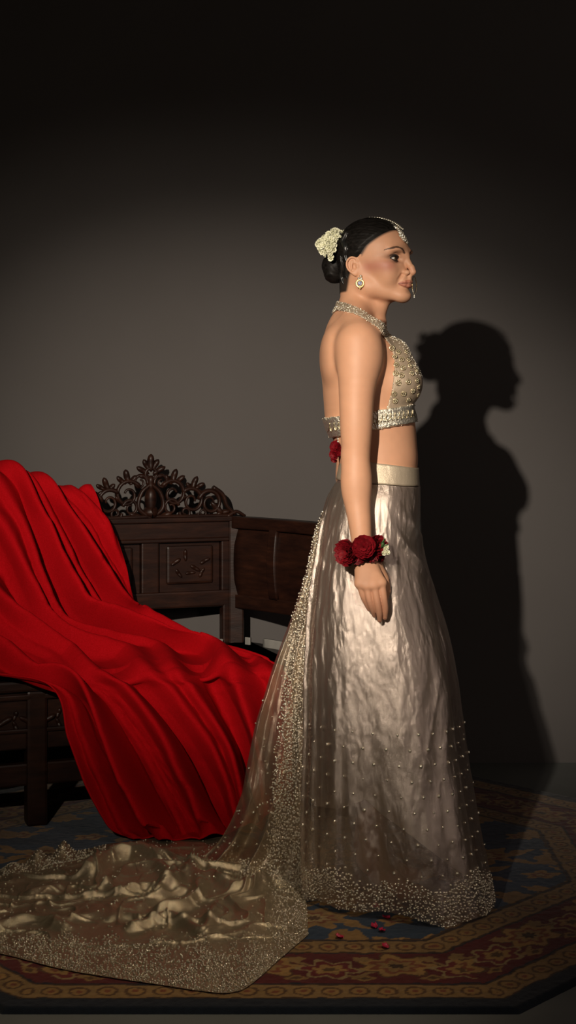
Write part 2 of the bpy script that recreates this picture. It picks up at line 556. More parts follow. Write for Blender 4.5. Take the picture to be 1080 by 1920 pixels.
def carve_mesh(name, strokes, leaves, origin_t, z0, fwd=0.0, depth=0.65):
    """Scroll-work in the back's plane: strokes are tapered rods, leaves are carved almond shapes."""
    acc = Acc()
    for path, ra, rb in strokes:
        k = len(path); rad = np.linspace(ra, rb, k)
        acc.tube(path, rad, n=8, flat=depth)
    for (x, z, l, w, ang) in leaves:
        n = 9; tt = np.linspace(-0.5, 0.5, n)
        pth = np.stack([x + l * tt * math.cos(ang), 0.004 * np.cos(tt * 6), z + l * tt * math.sin(ang)], -1)
        acc.tube(pth, w * np.sqrt(np.clip(1 - (2 * tt) ** 2, 0.02, 1)) * (1 + 0.25 * tt), n=8, flat=0.8)
    me = acc.mesh(name)
    for v in me.vertices:
        v.co = bpt(origin_t, fwd, z0) + R_B @ v.co
    return me

def crest(tc, half):
    st, lv = [], []
    h = 0.195
    for s in (-1, 1):
        mir = lambda p: p * np.array([s, 1, 1])
        k = half / 0.31
        A = lambda *a: mir(scroll(*a)) * np.array([k, 1, 1])
        st += [(A(0.085, 0.080, 0.050, 0.012, 2.6, -1.35), 0.012, 0.006), (A(0.075, 0.035, 0.030, 0.008, 0.2, 1.3), 0.010, 0.005),
               (A(0.155, 0.055, 0.046, 0.010, 2.4, -1.4), 0.012, 0.006), (A(0.225, 0.048, 0.046, 0.012, 2.9, -1.45), 0.013, 0.006),
               (A(0.130, 0.018, 0.022, 0.006, 3.1, 1.3), 0.009, 0.005), (A(0.195, 0.014, 0.018, 0.005, 3.1, 1.3), 0.008, 0.005),
               (A(0.040, 0.120, 0.028, 0.008, 3.4, -1.3), 0.010, 0.005)]
        st += [(mir(spline([(0.000, 0, 0.0), (0.045 * k, 0, 0.035), (0.035 * k, 0, 0.085), (0.0, 0, 0.115)], 20)), 0.013, 0.010),
               (mir(spline([(0.235 * k, 0, 0.100), (0.272 * k, 0, 0.075), (0.290 * k, 0, 0.035), (0.320 * k, 0, 0.008)], 18)), 0.013, 0.010),
               (mir(spline([(0.29 * k, 0, 0.0), (0.325 * k, 0, 0.016), (0.36 * k, 0, 0.0)], 12)), 0.012, 0.008),
               (mir(spline([(0.0, 0, 0.006), (0.15 * k, 0, 0.004), (0.31 * k, 0, 0.004)], 14)), 0.011, 0.010)]
        for (x, z, l, w, a) in [(0.088, 0.140, 0.050, 0.014, 1.3), (0.110, 0.128, 0.040, 0.011, 0.7), (0.066, 0.128, 0.040, 0.011, 2.2), (0.165, 0.116, 0.048, 0.013, 1.2), (0.185, 0.106, 0.036, 0.010, 0.5),
                                (0.146, 0.104, 0.034, 0.010, 2.3), (0.250, 0.030, 0.060, 0.014, -0.8), (0.117, 0.062, 0.040, 0.010, 0.8), (0.19, 0.082, 0.034, 0.010, -0.8), (0.030, 0.160, 0.050, 0.012, 0.5), (0.024, 0.140, 0.040, 0.011, 0.1),
                                (0.275, 0.014, 0.050, 0.012, 0.2), (0.055, 0.010, 0.050, 0.012, 0.3), (0.016, 0.178, 0.044, 0.012, 1.0)]:
            lv.append((s * x * k, z, l, w, a if s > 0 else math.pi - a))
    lv += [(0, 0.185, 0.060, 0.016, math.pi / 2), (0, 0.060, 0.090, 0.026, math.pi / 2), (0, 0.020, 0.050, 0.030, 0), (0, 0.118, 0.050, 0.016, math.pi / 2)]
    st += [(scroll(0, 0.148, 0.020, 0.019, 0, 1.0, 18), 0.010, 0.010)]
    return carve_mesh('crest', st, lv, tc, 0.862, 0.0)

link('crest', crest(0.285, 0.285), W, bench)
link('crest', crest(0.985, 0.285), W, bench)
bbox('top_rail', -0.02, LB, -0.024, 0.024, 0.79, 0.862)
bbox('rail_moulding', -0.02, LB, 0.022, 0.036, 0.848, 0.864, 0.004)
bbox('rail_moulding', 0.02, LB, 0.022, 0.032, 0.782, 0.792, 0.003)
bbox('lower_rail', -0.0, LB, -0.022, 0.022, 0.560, 0.615)
for t0, t1 in ((-0.02, 0.045), (0.262, 0.322), (0.545, 0.625), (0.86, 0.92), (1.15, 1.21), (1.44, 1.50)):
    bbox('stile', t0, t1, -0.020, 0.022, 0.612, 0.795, 0.005)
for t0, t1 in ((0.045, 0.262), (0.322, 0.545), (0.625, 0.86), (0.92, 1.15), (1.21, 1.44)):
    p = bbox('back_panel', t0 + 0.002, t1 - 0.002, -0.012, 0.006, 0.613, 0.794, 0.002)
    bbox('panel_field', t0 + 0.028, t1 - 0.028, 0.004, 0.016, 0.640, 0.768, 0.008, parent=p)
    cx = (t0 + t1) / 2
    lv = [((i - 1.5) * 0.034 , 0.06 + 0.026 * math.sin(i * 2.1), 0.04, 0.010, 0.6 + i) for i in range(4)] + [((i - 1) * 0.04, 0.022, 0.036, 0.009, 2.2 + i) for i in range(3)]
    link('panel_carving', carve_mesh('panel_carving', [], lv, cx, 0.655, 0.016, 0.4), W, p)
for t in (-0.005, 0.50, 0.99, 1.48):
    bbox('post', t - 0.005, t + 0.045, -0.022, 0.022, 0.013, 0.57, 0.006)
bbox('seat', -0.06, LB + 0.04, -0.03, 0.50, 0.405, 0.438, 0.008)
# lip along the back edge of the seat, coloured pale for light catching it
bbox('seat_back_strip', 0.045, 0.235, 0.028, 0.040, 0.436, 0.452, 0.002, mat=M['lit_lip_wood'])
ap = bbox('front_apron', 0.03, LB, 0.455, 0.478, 0.235, 0.405, 0.004)
ap_lv = []
for i in range(22):
    x = -0.66 + i * 0.063
    ap_lv += [(x, 0.085, 0.05, 0.012, 0.5 if i % 2 else -0.5), (x + 0.03, 0.10, 0.03, 0.009, 1.2), (x + 0.03, 0.07, 0.03, 0.009, -1.2)]
link('apron_carving', carve_mesh('apron_carving', [], ap_lv, 0.75, 0.235, 0.478, 0.5), W, ap)
bbox('apron_moulding', 0.03, LB, 0.476, 0.490, 0.380, 0.396, 0.004, parent=ap)
bbox('apron_moulding', 0.03, LB, 0.476, 0.488, 0.285, 0.297, 0.004, parent=ap)
bbox('stretcher', 0.03, LB, 0.452, 0.482, 0.13, 0.195, 0.006)
for t in (-0.02, 0.72, 1.46):
    o = bbox('leg', t, t + 0.06, 0.43, 0.49, 0.013, 0.405, 0.008)

# right arm: a curved, panelled side running forward from the back corner
def wing_pt(u, off, z):
    """u along the arm (metres), off outwards from its inner face."""
    a0, a1 = math.radians(-38), math.radians(-62)
    n = 30; us = np.linspace(0, max(u, 1e-4), n)
    an = a0 + (a1 - a0) * np.clip(us / 0.62, 0, 1)
    x = np.trapezoid(np.cos(an), us) if hasattr(np, 'trapezoid') else np.trapz(np.cos(an), us)
    y = np.trapezoid(np.sin(an), us) if hasattr(np, 'trapezoid') else np.trapz(np.sin(an), us)
    t = an[-1]
    return (BX.x + x - off * math.sin(t), BX.y + y + off * math.cos(t), z)

def wing_slab(name, u0, u1, z0, z1, o0, o1, parent, mat=None, bulge=0.0):
    nu = 18
    V, prof = [], []
    nz = 9
    zz = np.linspace(z0, z1, nz)
    ring = [(o0 - bulge * math.sin(math.pi * k / (nz - 1)), zz[k]) for k in range(nz)] + [(o1, zz[k]) for k in range(nz - 1, -1, -1)]
    for u in np.linspace(u0, u1, nu):
        for (o, z) in ring: V.append(wing_pt(u, o, z))
    n = len(ring)
    fq = grid_faces(n, nu, wrap=True)
    V = np.array(V)
    i = np.arange(nz - 1)
    cap = lambda b, fl: np.stack([b + i, b + i + 1, b + n - 2 - i, b + n - 1 - i][::fl], -1)
    fq = np.vstack([fq, cap(0, 1), cap((nu - 1) * n, -1)])
    me = mesh_np(name, V, fq)
    bm = bmesh.new(); bm.from_mesh(me); bmesh.ops.recalc_face_normals(bm, faces=bm.faces); bm.to_mesh(me); bm.free()
    return link(name, me, mat or W, parent, smooth=False)

arm = wing_slab('arm_panel', 0.03, 0.60, 0.575, 0.84, -0.012, 0.012, bench, bulge=0.016)
wing_slab('arm_rail', 0.0, 0.62, 0.825, 0.862, -0.03, 0.03, arm)
wing_slab('arm_rail', 0.0, 0.62, 0.555, 0.60, -0.022, 0.022, arm)
wing_slab('arm_stile', 0.20, 0.235, 0.60, 0.83, -0.030, -0.010, arm, bulge=0.012)
wing_slab('arm_stile', 0.44, 0.475, 0.60, 0.83, -0.030, -0.010, arm, bulge=0.012)
for u in (0.0, 0.58):
    q = wing_pt(u + 0.02, 0, 0)
    box_obj('arm_post', (0.05, 0.05, 0.847), (q[0], q[1], 0.4365), W, bench, bevel=0.006)
wing_slab('seat_side_strip', 0.085, 0.105, 0.436, 0.462, -0.03, -0.02, bench, M['lit_lip_wood'])  # side lip, light falling on it put into its pale colour
wing_slab('seat_side_strip', 0.17, 0.40, 0.436, 0.466, -0.03, -0.02, bench, M['lit_lip_wood'])
wing_slab('seat_side', 0.03, 0.62, 0.405, 0.438, -0.25, 0.02, bench)
# ------------------------------------------------------------------ red cloth thrown over the bench
def px_rows_surface(rows, nu, nv):
    """rows: list of lists of (px,py,Y); each row splined across, then rows splined down."""
    R = [spline([P(*q) for q in r], nu) for r in rows]
    R = np.stack(R)                                   # rows, nu, 3
    out = np.stack([spline(R[:, i], nv) for i in range(nu)], 1)   # nv, nu, 3
    return out

def normals_of(G):
    du = np.gradient(G, axis=1); dv = np.gradient(G, axis=0)
    n = np.cross(du, dv); n /= np.linalg.norm(n, axis=-1)[..., None] + 1e-12
    return n

def build_red_cloth():
    rows = [
        [(-150, 905, 4.62), (-60, 900, 4.66), (30, 905, 4.70), (110, 925, 4.74), (172, 945, 4.78)],      # behind the back
        [(-140, 866, 4.38), (0, 872, 4.46), (70, 893, 4.52), (118, 918, 4.58), (170, 911, 4.66)],        # over the crest
        [(-150, 960, 4.30), (20, 968, 4.40), (100, 985, 4.48), (160, 985, 4.55), (200, 968, 4.63)],
        [(-160, 1075, 4.22), (20, 1080, 4.32), (110, 1085, 4.42), (180, 1075, 4.52), (236, 1066, 4.61)],
        [(-160, 1160, 4.14), (25, 1165, 4.24), (120, 1170, 4.36), (210, 1160, 4.48), (290, 1188, 4.62)],
        [(-120, 1225, 4.06), (50, 1220, 4.16), (180, 1222, 4.30), (340, 1209, 4.47), (505, 1236, 4.36)],
        [(-60, 1258, 4.02), (90, 1262, 4.085), (220, 1262, 4.14), (370, 1252, 4.22), (530, 1253, 4.25)],
        [(95, 1290, 4.03), (170, 1295, 4.07), (270, 1296, 4.12), (395, 1290, 4.19), (545, 1290, 4.21)],
        [(130, 1385, 4.02), (232, 1388, 4.05), (345, 1392, 4.09), (445, 1390, 4.15), (545, 1380, 4.18)],
        [(168, 1480, 4.01), (285, 1484, 4.03), (392, 1480, 4.06), (468, 1468, 4.10), (545, 1455, 4.14)],
        [(205, 1550, 4.00), (325, 1556, 3.995), (420, 1540, 4.00), (482, 1520, 4.03), (545, 1495, 4.07)],
        [(236, 1571, 3.99), (340, 1577, 3.965), (428, 1560, 3.975), (488, 1538, 4.00), (545, 1510, 4.04)],
    ]
    nu, nv = 300, 420
    G = px_rows_surface(rows, nu, nv)
    n = normals_of(G)
    u = np.linspace(0, 1, nu)[None, :]; v = np.linspace(0, 1, nv)[:, None]
    # folds run down the length of the cloth, wander a little and fade at its two supports
    w = u - 1.25 * np.clip(v, 0.06, 0.47) + 0.035 * np.sin(v * 5.0 + 1.0) + 0.05 * fbm(u * 2 + 0 * v, v * 2.4 + 0 * u, 41, 3)
    ph = w * 2 * np.pi
    f = (0.70 * np.sin(ph * 4.4 + 0.4) + 0.45 * np.sin(ph * 7.7 + 2.2 + 1.0 * v) + 0.15 * np.sin(ph * 11.7 + 0.7))
    f = f + 0.12 * np.sin(2 * ph * 4.4 + 0.4)          # each fold leans over a little
    amp = np.interp(v, [0, 0.05, 0.1, 0.25, 0.38, 0.47, 0.56, 0.64, 0.8, 0.93, 1], [0.006, 0.008, 0.020, 0.070, 0.078, 0.042, 0.026, 0.062, 0.098, 0.060, 0.012])
    edge = 0.35 + 0.65 * sstep(0, 0.08, u) * sstep(0, 0.06, 1 - u)
    d = amp * edge * (f + 0.12 * fbm(u * 22, v * 22, 52, 3))
    # outward is towards the viewer and up
    sgn = np.where(n[..., 1:2] * -0.75 + n[..., 2:3] * 0.65 > 0, 1, -1)
    G = G + n * sgn * d[..., None]
    du = np.gradient(G, axis=1); du /= np.linalg.norm(du, axis=-1)[..., None] + 1e-12
    lean = spline(np.array([du[:, k].mean(0) for k in range(0, nu, 60)]), nu)          # the crests lean over to the left
    G = G + lean[None] * (-0.55 * np.maximum(d, -0.03) * sstep(0.05, 0.15, v) * sstep(0, 0.06, 1 - v))[..., None]
    rel = G - np.array(BX); fw = rel @ np.array(DN); tt = rel @ np.array(DB)
    over = (fw < 0.50) & (tt < LB + 0.06) & (tt > -0.10) & (G[..., 2] > 0.33)
    G[..., 2] = np.where(over, 0.444 + 0.016 * np.logaddexp(0, (G[..., 2] - 0.446) / 0.016), G[..., 2])     # it lies on the seat
    zmin = 0.017
    G[..., 2] = np.maximum(G[..., 2], zmin + 0.004 * (1 + np.sin(ph * 6)))
    me = mesh_np('red_throw', G.reshape(-1, 3), grid_faces(nu, nv))
    o = link('red_throw', me, M['red'])
    so = o.modifiers.new('thickness', 'SOLIDIFY'); so.thickness = 0.004; so.offset = -1
    tag(o, 'bright red cloth draped in long folds over the bench and down to the rug', 'cloth')
build_red_cloth()
# ------------------------------------------------------------------ the woman: one continuous body from a distance field
def X0(px): return (np.asarray(px, float) - 540) / S0
def Z0(py): return CAM_H - (np.asarray(py, float) - HORIZON) / S0

class Field:
    def __init__(self, xs, ys, zs):
        self.xs, self.ys, self.zs = (np.asarray(a, np.float32) for a in (xs, ys, zs))
        self.D = np.full((len(xs), len(ys), len(zs)), 0.5, np.float32)
    def box(self, lo, hi):
        return tuple(slice(max(int(np.searchsorted(a, l)) - 1, 0), min(int(np.searchsorted(a, h)) + 1, len(a))) for a, l, h in zip((self.xs, self.ys, self.zs), lo, hi))
    def coords(self, sl):
        return self.xs[sl[0]][:, None, None], self.ys[sl[1]][None, :, None], self.zs[sl[2]][None, None, :]
    def apply(self, lo, hi, fn, k=0.0, op='add'):
        sl = self.box(lo, hi)
        if any(s.stop - s.start < 2 for s in sl): return
        d = fn(*self.coords(sl)).astype(np.float32)
        a = self.D[sl]
        if op == 'sub':
            d = -d
            if k > 0:
                h = np.clip(0.5 + 0.5 * (d - a) / k, 0, 1)
                self.D[sl] = a * (1 - h) + d * h + k * h * (1 - h)
            else: self.D[sl] = np.maximum(a, d)
        else:
            if k > 0:
                h = np.clip(0.5 + 0.5 * (a - d) / k, 0, 1)
                self.D[sl] = a * (1 - h) + d * h - k * h * (1 - h)
            else: self.D[sl] = np.minimum(a, d)
    def ell(self, c, r, k=0.0, op='add', R=None, T=None):
        """Ellipsoid with centre c and radii r; R rotates it (3x3, columns = its axes)."""
        c = np.asarray(c, float); r = np.asarray(r, float); pad = max(r) * 1.05 + k + 0.004
        def fn(x, y, z):
            p = [x - c[0], y - c[1], z - c[2]]
            if R is not None: p = [R[0][i] * p[0] + R[1][i] * p[1] + R[2][i] * p[2] for i in range(3)]
            a = np.sqrt(sum((q / s) ** 2 for q, s in zip(p, r))); b = np.sqrt(sum((q / s ** 2) ** 2 for q, s in zip(p, r))) + 1e-9
            return a * (a - 1) / b
        self.apply(c - pad, c + pad, fn, k, op)
    def cap(self, a, b, ra, rb, k=0.0, op='add'):
        a = np.asarray(a, float); b = np.asarray(b, float); pad = max(ra, rb) + k + 0.004
        ab = b - a; L = float(ab @ ab) + 1e-12
        def fn(x, y, z):
            p = (x - a[0], y - a[1], z - a[2])
            t = np.clip((p[0] * ab[0] + p[1] * ab[1] + p[2] * ab[2]) / L, 0, 1)
            return np.sqrt((p[0] - t * ab[0]) ** 2 + (p[1] - t * ab[1]) ** 2 + (p[2] - t * ab[2]) ** 2) - (ra + (rb - ra) * t)
        self.apply(np.minimum(a, b) - pad, np.maximum(a, b) + pad, fn, k, op)
    def chain(self, pts, rad, k=0.0, op='add'):
        pts = [np.asarray(p, float) for p in pts]; rad = list(rad)
        pad = max(rad) + k + 0.004
        def fn(x, y, z):
            best = None
            for a, b, ra, rb in zip(pts[:-1], pts[1:], rad[:-1], rad[1:]):
                ab = b - a; L = float(ab @ ab) + 1e-12
                p = (x - a[0], y - a[1], z - a[2])
                t = np.clip((p[0] * ab[0] + p[1] * ab[1] + p[2] * ab[2]) / L, 0, 1)
                d = np.sqrt((p[0] - t * ab[0]) ** 2 + (p[1] - t * ab[1]) ** 2 + (p[2] - t * ab[2]) ** 2) - (ra + (rb - ra) * t)
                best = d if best is None else np.minimum(best, d)
            return best
        self.apply(np.min(pts, 0) - pad, np.max(pts, 0) + pad, fn, k, op)

def surface_net(F, D=None):
    """Naive surface nets on a rectilinear grid: (verts, quads)."""
    D = F.D if D is None else D
    ins = D < 0
    nx, ny, nz = D.shape
    c = np.zeros((nx - 1, ny - 1, nz - 1), np.uint8)
    for i in (0, 1):
        for j in (0, 1):
            for k in (0, 1): c += ins[i:nx - 1 + i, j:ny - 1 + j, k:nz - 1 + k]
    act = (c > 0) & (c < 8)
    I, J, K = np.nonzero(act)
    idx = np.full(act.shape, -1, np.int32); idx[I, J, K] = np.arange(len(I))
    acc = np.zeros((len(I), 3)); cnt = np.zeros(len(I))
    ax = (F.xs, F.ys, F.zs)
    corner = [(i, j, k) for i in (0, 1) for j in (0, 1) for k in (0, 1)]
    for a in corner:
        for d in range(3):
            if a[d]: continue
            b = list(a); b[d] = 1
            va = D[I + a[0], J + a[1], K + a[2]]; vb = D[I + b[0], J + b[1], K + b[2]]
            m = (va < 0) != (vb < 0)
            t = np.where(m, va / (va - vb + 1e-20), 0)
            A = np.stack([ax[0][I + a[0]], ax[1][J + a[1]], ax[2][K + a[2]]], -1); B = np.stack([ax[0][I + b[0]], ax[1][J + b[1]], ax[2][K + b[2]]], -1)
            acc += np.where(m[:, None], A + (B - A) * t[:, None], 0); cnt += m
    V = acc / cnt[:, None]
    Q = []
    for d in range(3):
        s0 = [slice(None)] * 3; s1 = [slice(None)] * 3
        s0[d] = slice(0, -1); s1[d] = slice(1, None)
        cr = ins[tuple(s0)] != ins[tuple(s1)]
        e1, e2 = [q for q in range(3) if q != d]
        i = np.array(np.nonzero(cr))
        ok = (i[e1] > 0) & (i[e2] > 0) & (i[e1] < act.shape[e1]) & (i[e2] < act.shape[e2])
        i = i[:, ok]
        def at(o1, o2):
            q = i.copy(); q[e1] -= o1; q[e2] -= o2
            return idx[q[0], q[1], q[2]]
        q = np.stack([at(1, 1), at(0, 1), at(0, 0), at(1, 0)], -1)
        flip = ins[i[0], i[1], i[2]]
        if d == 1: flip = ~flip
        q[~flip] = q[~flip][:, ::-1]
        Q.append(q)
    Q = np.vstack(Q); Q = Q[(Q >= 0).all(1)]
    return V, Q

def relax(V, Q, n, lam=0.5, mask=None):
    """Laplacian smoothing (Taubin pairs) over quad edges."""
    E = np.vstack([Q[:, [0, 1]], Q[:, [1, 2]], Q[:, [2, 3]], Q[:, [3, 0]]])
    deg = np.bincount(E.ravel(), minlength=len(V)).astype(float) + 1e-9
    for it in range(n):
        l = lam if it % 2 == 0 else -lam * 1.02
        s = np.zeros_like(V)
        for a in range(3):
            s[:, a] = np.bincount(E[:, 0], V[E[:, 1], a], len(V)) + np.bincount(E[:, 1], V[E[:, 0], a], len(V))
        dlt = (s / deg[:, None] - V) * l
        V = V + (dlt if mask is None else dlt * mask[:, None])
    return V

# --- head frame: x forward, y to her left (away from the camera), z up; turned a little towards the camera
YAW = math.radians(-32)
HO = np.array([float(X0(690)), Y0, float(Z0(493))])
HR = np.array([[math.cos(YAW), -math.sin(YAW), 0], [math.sin(YAW), math.cos(YAW), 0], [0, 0, 1]])   # columns: head axes in the world
def fwd(x): return np.where(x > 40, 40 + (x - 40) * 1.09, x)          # the face is drawn a little deeper than its numbers
def unfwd(x): return np.where(x > 40, 40 + (x - 40) / 1.09, x)
def H(x, y, z): return HO + HR @ (np.array([float(fwd(x)), y, z], float) / 1000)
def to_head(V):
    q = (np.asarray(V) - HO) @ HR * 1000                              # millimetres
    q[:, 0] = unfwd(q[:, 0]); return q

EYE_C = (78.5, 32.0, 1.5); EYE_R = 15.0
UP_LIP = [(94.5, 24.5, -57.2), (105.3, 15, -54.2), (110.6, 5, -53), (110.8, 0, -53.6)]
LO_LIP = [(94.5, 24, -58.4), (103.6, 14, -61.4), (108.3, 5, -62.8), (108.5, 0, -62.8)]
BROW = [(98, 14, 17.5), (96, 23, 25), (90, 35, 29.5), (82, 44, 29), (70, 54, 22.5)]
HAIRLINE = dict(   # where the hair begins: head-frame x against z
    z=[-90, -60, -34, -10, 2, 10, 20, 34, 50, 66, 80, 95, 112], x=[-34, -30, -24, -18, 2, 16, 24, 34, 52, 70, 84, 90, 94])
def hair_limit(z): return np.interp(z, HAIRLINE['z'], HAIRLINE['x'])

def torso_rows():
    # py, back px, front px, half width (m), half-width centre shift
    return np.array([
        [540, 664, 694, .022], [556, 658, 698, .030], [572, 646, 703, .043], [584, 631, 706, .054], [600, 618, 706, .074], [616, 611, 714, .100], [635, 606, 733, .126],
        [660, 602.5, 750, .136], [690, 602, 757, .134], [720, 604.5, 762, .128], [754, 607, 767, .122], [780, 609, 775, .116], [804, 616, 779, .111], [830, 627, 781, .108],
        [860, 635, 783, .110], [890, 637, 780, .113], [930, 638, 774, .118], [980, 640, 768, .122], [1030, 642, 764, .124], [1075, 644, 758, .122], [1120, 646, 750, .118]])

NEAR_ARM = dict(
    arm=[(670, 648, 3.408), (671, 692, 3.396), (668.5, 750, 3.388), (668, 800, 3.382), (667.5, 855, 3.380), (668, 900, 3.374), (670, 940, 3.368), (675, 985, 3.356), (679, 1028, 3.348)],
    rad=[.0465, .0480, .0415, .0385, .0335, .0325, .0308, .0265, .0225])

def mirror_y(p): return np.array([p[0], 2 * Y0 - p[1], p[2]])

def build_field():
    zs = np.concatenate([np.arange(-0.002, 0.66, 0.011), np.arange(0.66, 0.86, 0.0020), np.arange(0.86, 1.455, 0.0042), np.arange(1.455, 1.70, 0.00145)])
    ys = np.concatenate([np.arange(-0.262, -0.150, 0.0019), np.arange(-0.150, -0.088, 0.0034), np.arange(-0.088, 0.088, 0.00165), np.arange(0.088, 0.262, 0.0034)]) + Y0
    xs = np.arange(0.058, 0.352, 0.00150)
    F = Field(xs, ys, zs)
    # torso: stacked ellipses through the measured outline
    T = torso_rows(); tz = Z0(T[:, 0])[::-1]
    xb, xf, hw = (X0(T[:, 1])[::-1], X0(T[:, 2])[::-1], T[:, 3][::-1])
    def torso(x, y, z):
        zz = z.ravel()
        b, f, w = (interp_smooth(zz, tz, q).astype(np.float32)[None, None, :] for q in (xb, xf, hw))
        cx, a = (b + f) / 2, (f - b) / 2
        px_, py_ = np.abs((x - cx) / a), np.abs((y - Y0) / w)
        e = 2.25
        q = (px_ ** e + py_ ** e) ** (1 / e)
        return (q - 1) * np.minimum(a, w) * 0.9
    F.apply((xs[0], Y0 - .2, tz[0]), (xs[-1], Y0 + .2, tz[-1]), torso, 0)
    for s in (-1, 1):
        y = lambda o: Y0 + s * o
        q = lambda px, py, o: (float(X0(px)), y(o), float(Z0(py)))
        F.ell(q(746, 716, .062), (.046, .058, .052), .028)
        F.ell(q(757, 722, .058), (.031, .042, .038), .025)
        F.ell(q(744, 682, .045), (.026, .045, .050), .03)
        F.chain([q(666, 578, .030), q(664, 606, .080), q(668, 640, .138)], [.030, .036, .043], .030)
        F.ell(q(622, 668, .075), (.024, .050, .060), .03)           # shoulder blade
        F.cap(q(716, 607, .018), q(700, 622, .130), .010, .013, .02)   # collar bone
    F.cap((float(X0(604)) + .004, Y0, float(Z0(650))), (float(X0(614)), Y0, float(Z0(790))), .004, .005, .012, 'sub')   # furrow of the spine
    # neck
    F.chain([H(-26, 0, -40), (float(X0(674)), Y0, float(Z0(560))), (float(X0(668)), Y0, float(Z0(600)))], [.048, .047, .052], .02)
    F.cap(H(50, 0, -84), (float(X0(702)), Y0, float(Z0(592))), .018, .020, .03)
    for s in (-1, 1): F.cap(H(-14, s * 44, -44), (float(X0(704)), Y0 + s * .016, float(Z0(606))), .009, .007, .022)
    F.T = None
    tz0 = int(np.searchsorted(F.zs, 1.0))
    F.T = (tz0, F.D[:, :, tz0:].copy())
    # arms and hands
    for s in (-1, 1):
        fl = (lambda p: np.array(P(*p))) if s < 0 else (lambda p: mirror_y(np.array(P(*p))))
        A = [fl(p) for p in NEAR_ARM['arm']]
        AS = spline(np.column_stack([np.array(A), NEAR_ARM['rad']]), 33)
        F.chain(AS[:, :3], AS[:, 3], .024)
        F.ell(fl((677, 668, 3.402)), (.047, .040, .060), .03)
        F.ell(fl((655, 858, 3.380)), (.014, .014, .022), .018)       # elbow
        F.ell(fl((668, 905, 3.372)), (.032, .030, .055), .02)
        W_ = fl((682, 1042, 3.345))
        F.cap(A[-1], W_, .0215, .0215, .012)
        hand(F, fl)
    # legs, hidden by the skirt, standing on the shoes
    for s in (-1, 1):
        q = lambda x, z, o: (x, Y0 + s * o, z)
        F.chain([q(.205, .80, .075), q(.222, .45, .066), q(.205, .12, .060)], [.082, .052, .034], .04)
        F.chain([q(.205, .12, .060), q(.225, .085, .060), q(.285, .040, .062), q(.325, .034, .062)], [.034, .030, .024, .017], .02)
    head(F)
    return F

def hand(F, fl):
    kn = [(715, 1093, 3.333), (701.5, 1098, 3.330), (687.5, 1098.5, 3.331), (674.5, 1094, 3.335)]
    wr = [(690, 1046, 3.343), (686, 1046, 3.341), (681, 1046, 3.341), (676, 1046, 3.343)]
    for w, k_ in zip(wr, kn): F.chain([fl(w), fl(k_)], [.0150, .0118], .012)
    fing = [[kn[0], (719.5, 1121, 3.331), (722.5, 1141, 3.339), (722, 1158, 3.351)],
            [kn[1], (707, 1128, 3.328), (711, 1148, 3.337), (712, 1163, 3.351)],
            [kn[2], (693, 1126, 3.330), (699, 1143, 3.341), (702, 1154, 3.356)],
            [kn[3], (680.5, 1117, 3.336), (687, 1132, 3.345), (692, 1143, 3.357)]]
    rr = [[.0098, .0084, .0075, .0058], [.0100, .0086, .0077, .0059], [.0096, .0081, .0072, .0056], [.0086, .0072, .0063, .0050]]
    for c, r in zip(fing, rr):
        cs = spline(np.column_stack([np.array([fl(p) for p in c]), r]), 13)
        F.chain(cs[:, :3], cs[:, 3], .0022)
        F.ell(fl(c[0]), (.0105, .0085, .0105), .008)
    th = [(703, 1056, 3.354), (720, 1084, 3.366), (725, 1108, 3.368), (722, 1126, 3.366)]
    F.chain([fl(p) for p in th], [.0150, .0112, .0095, .0066], .007)

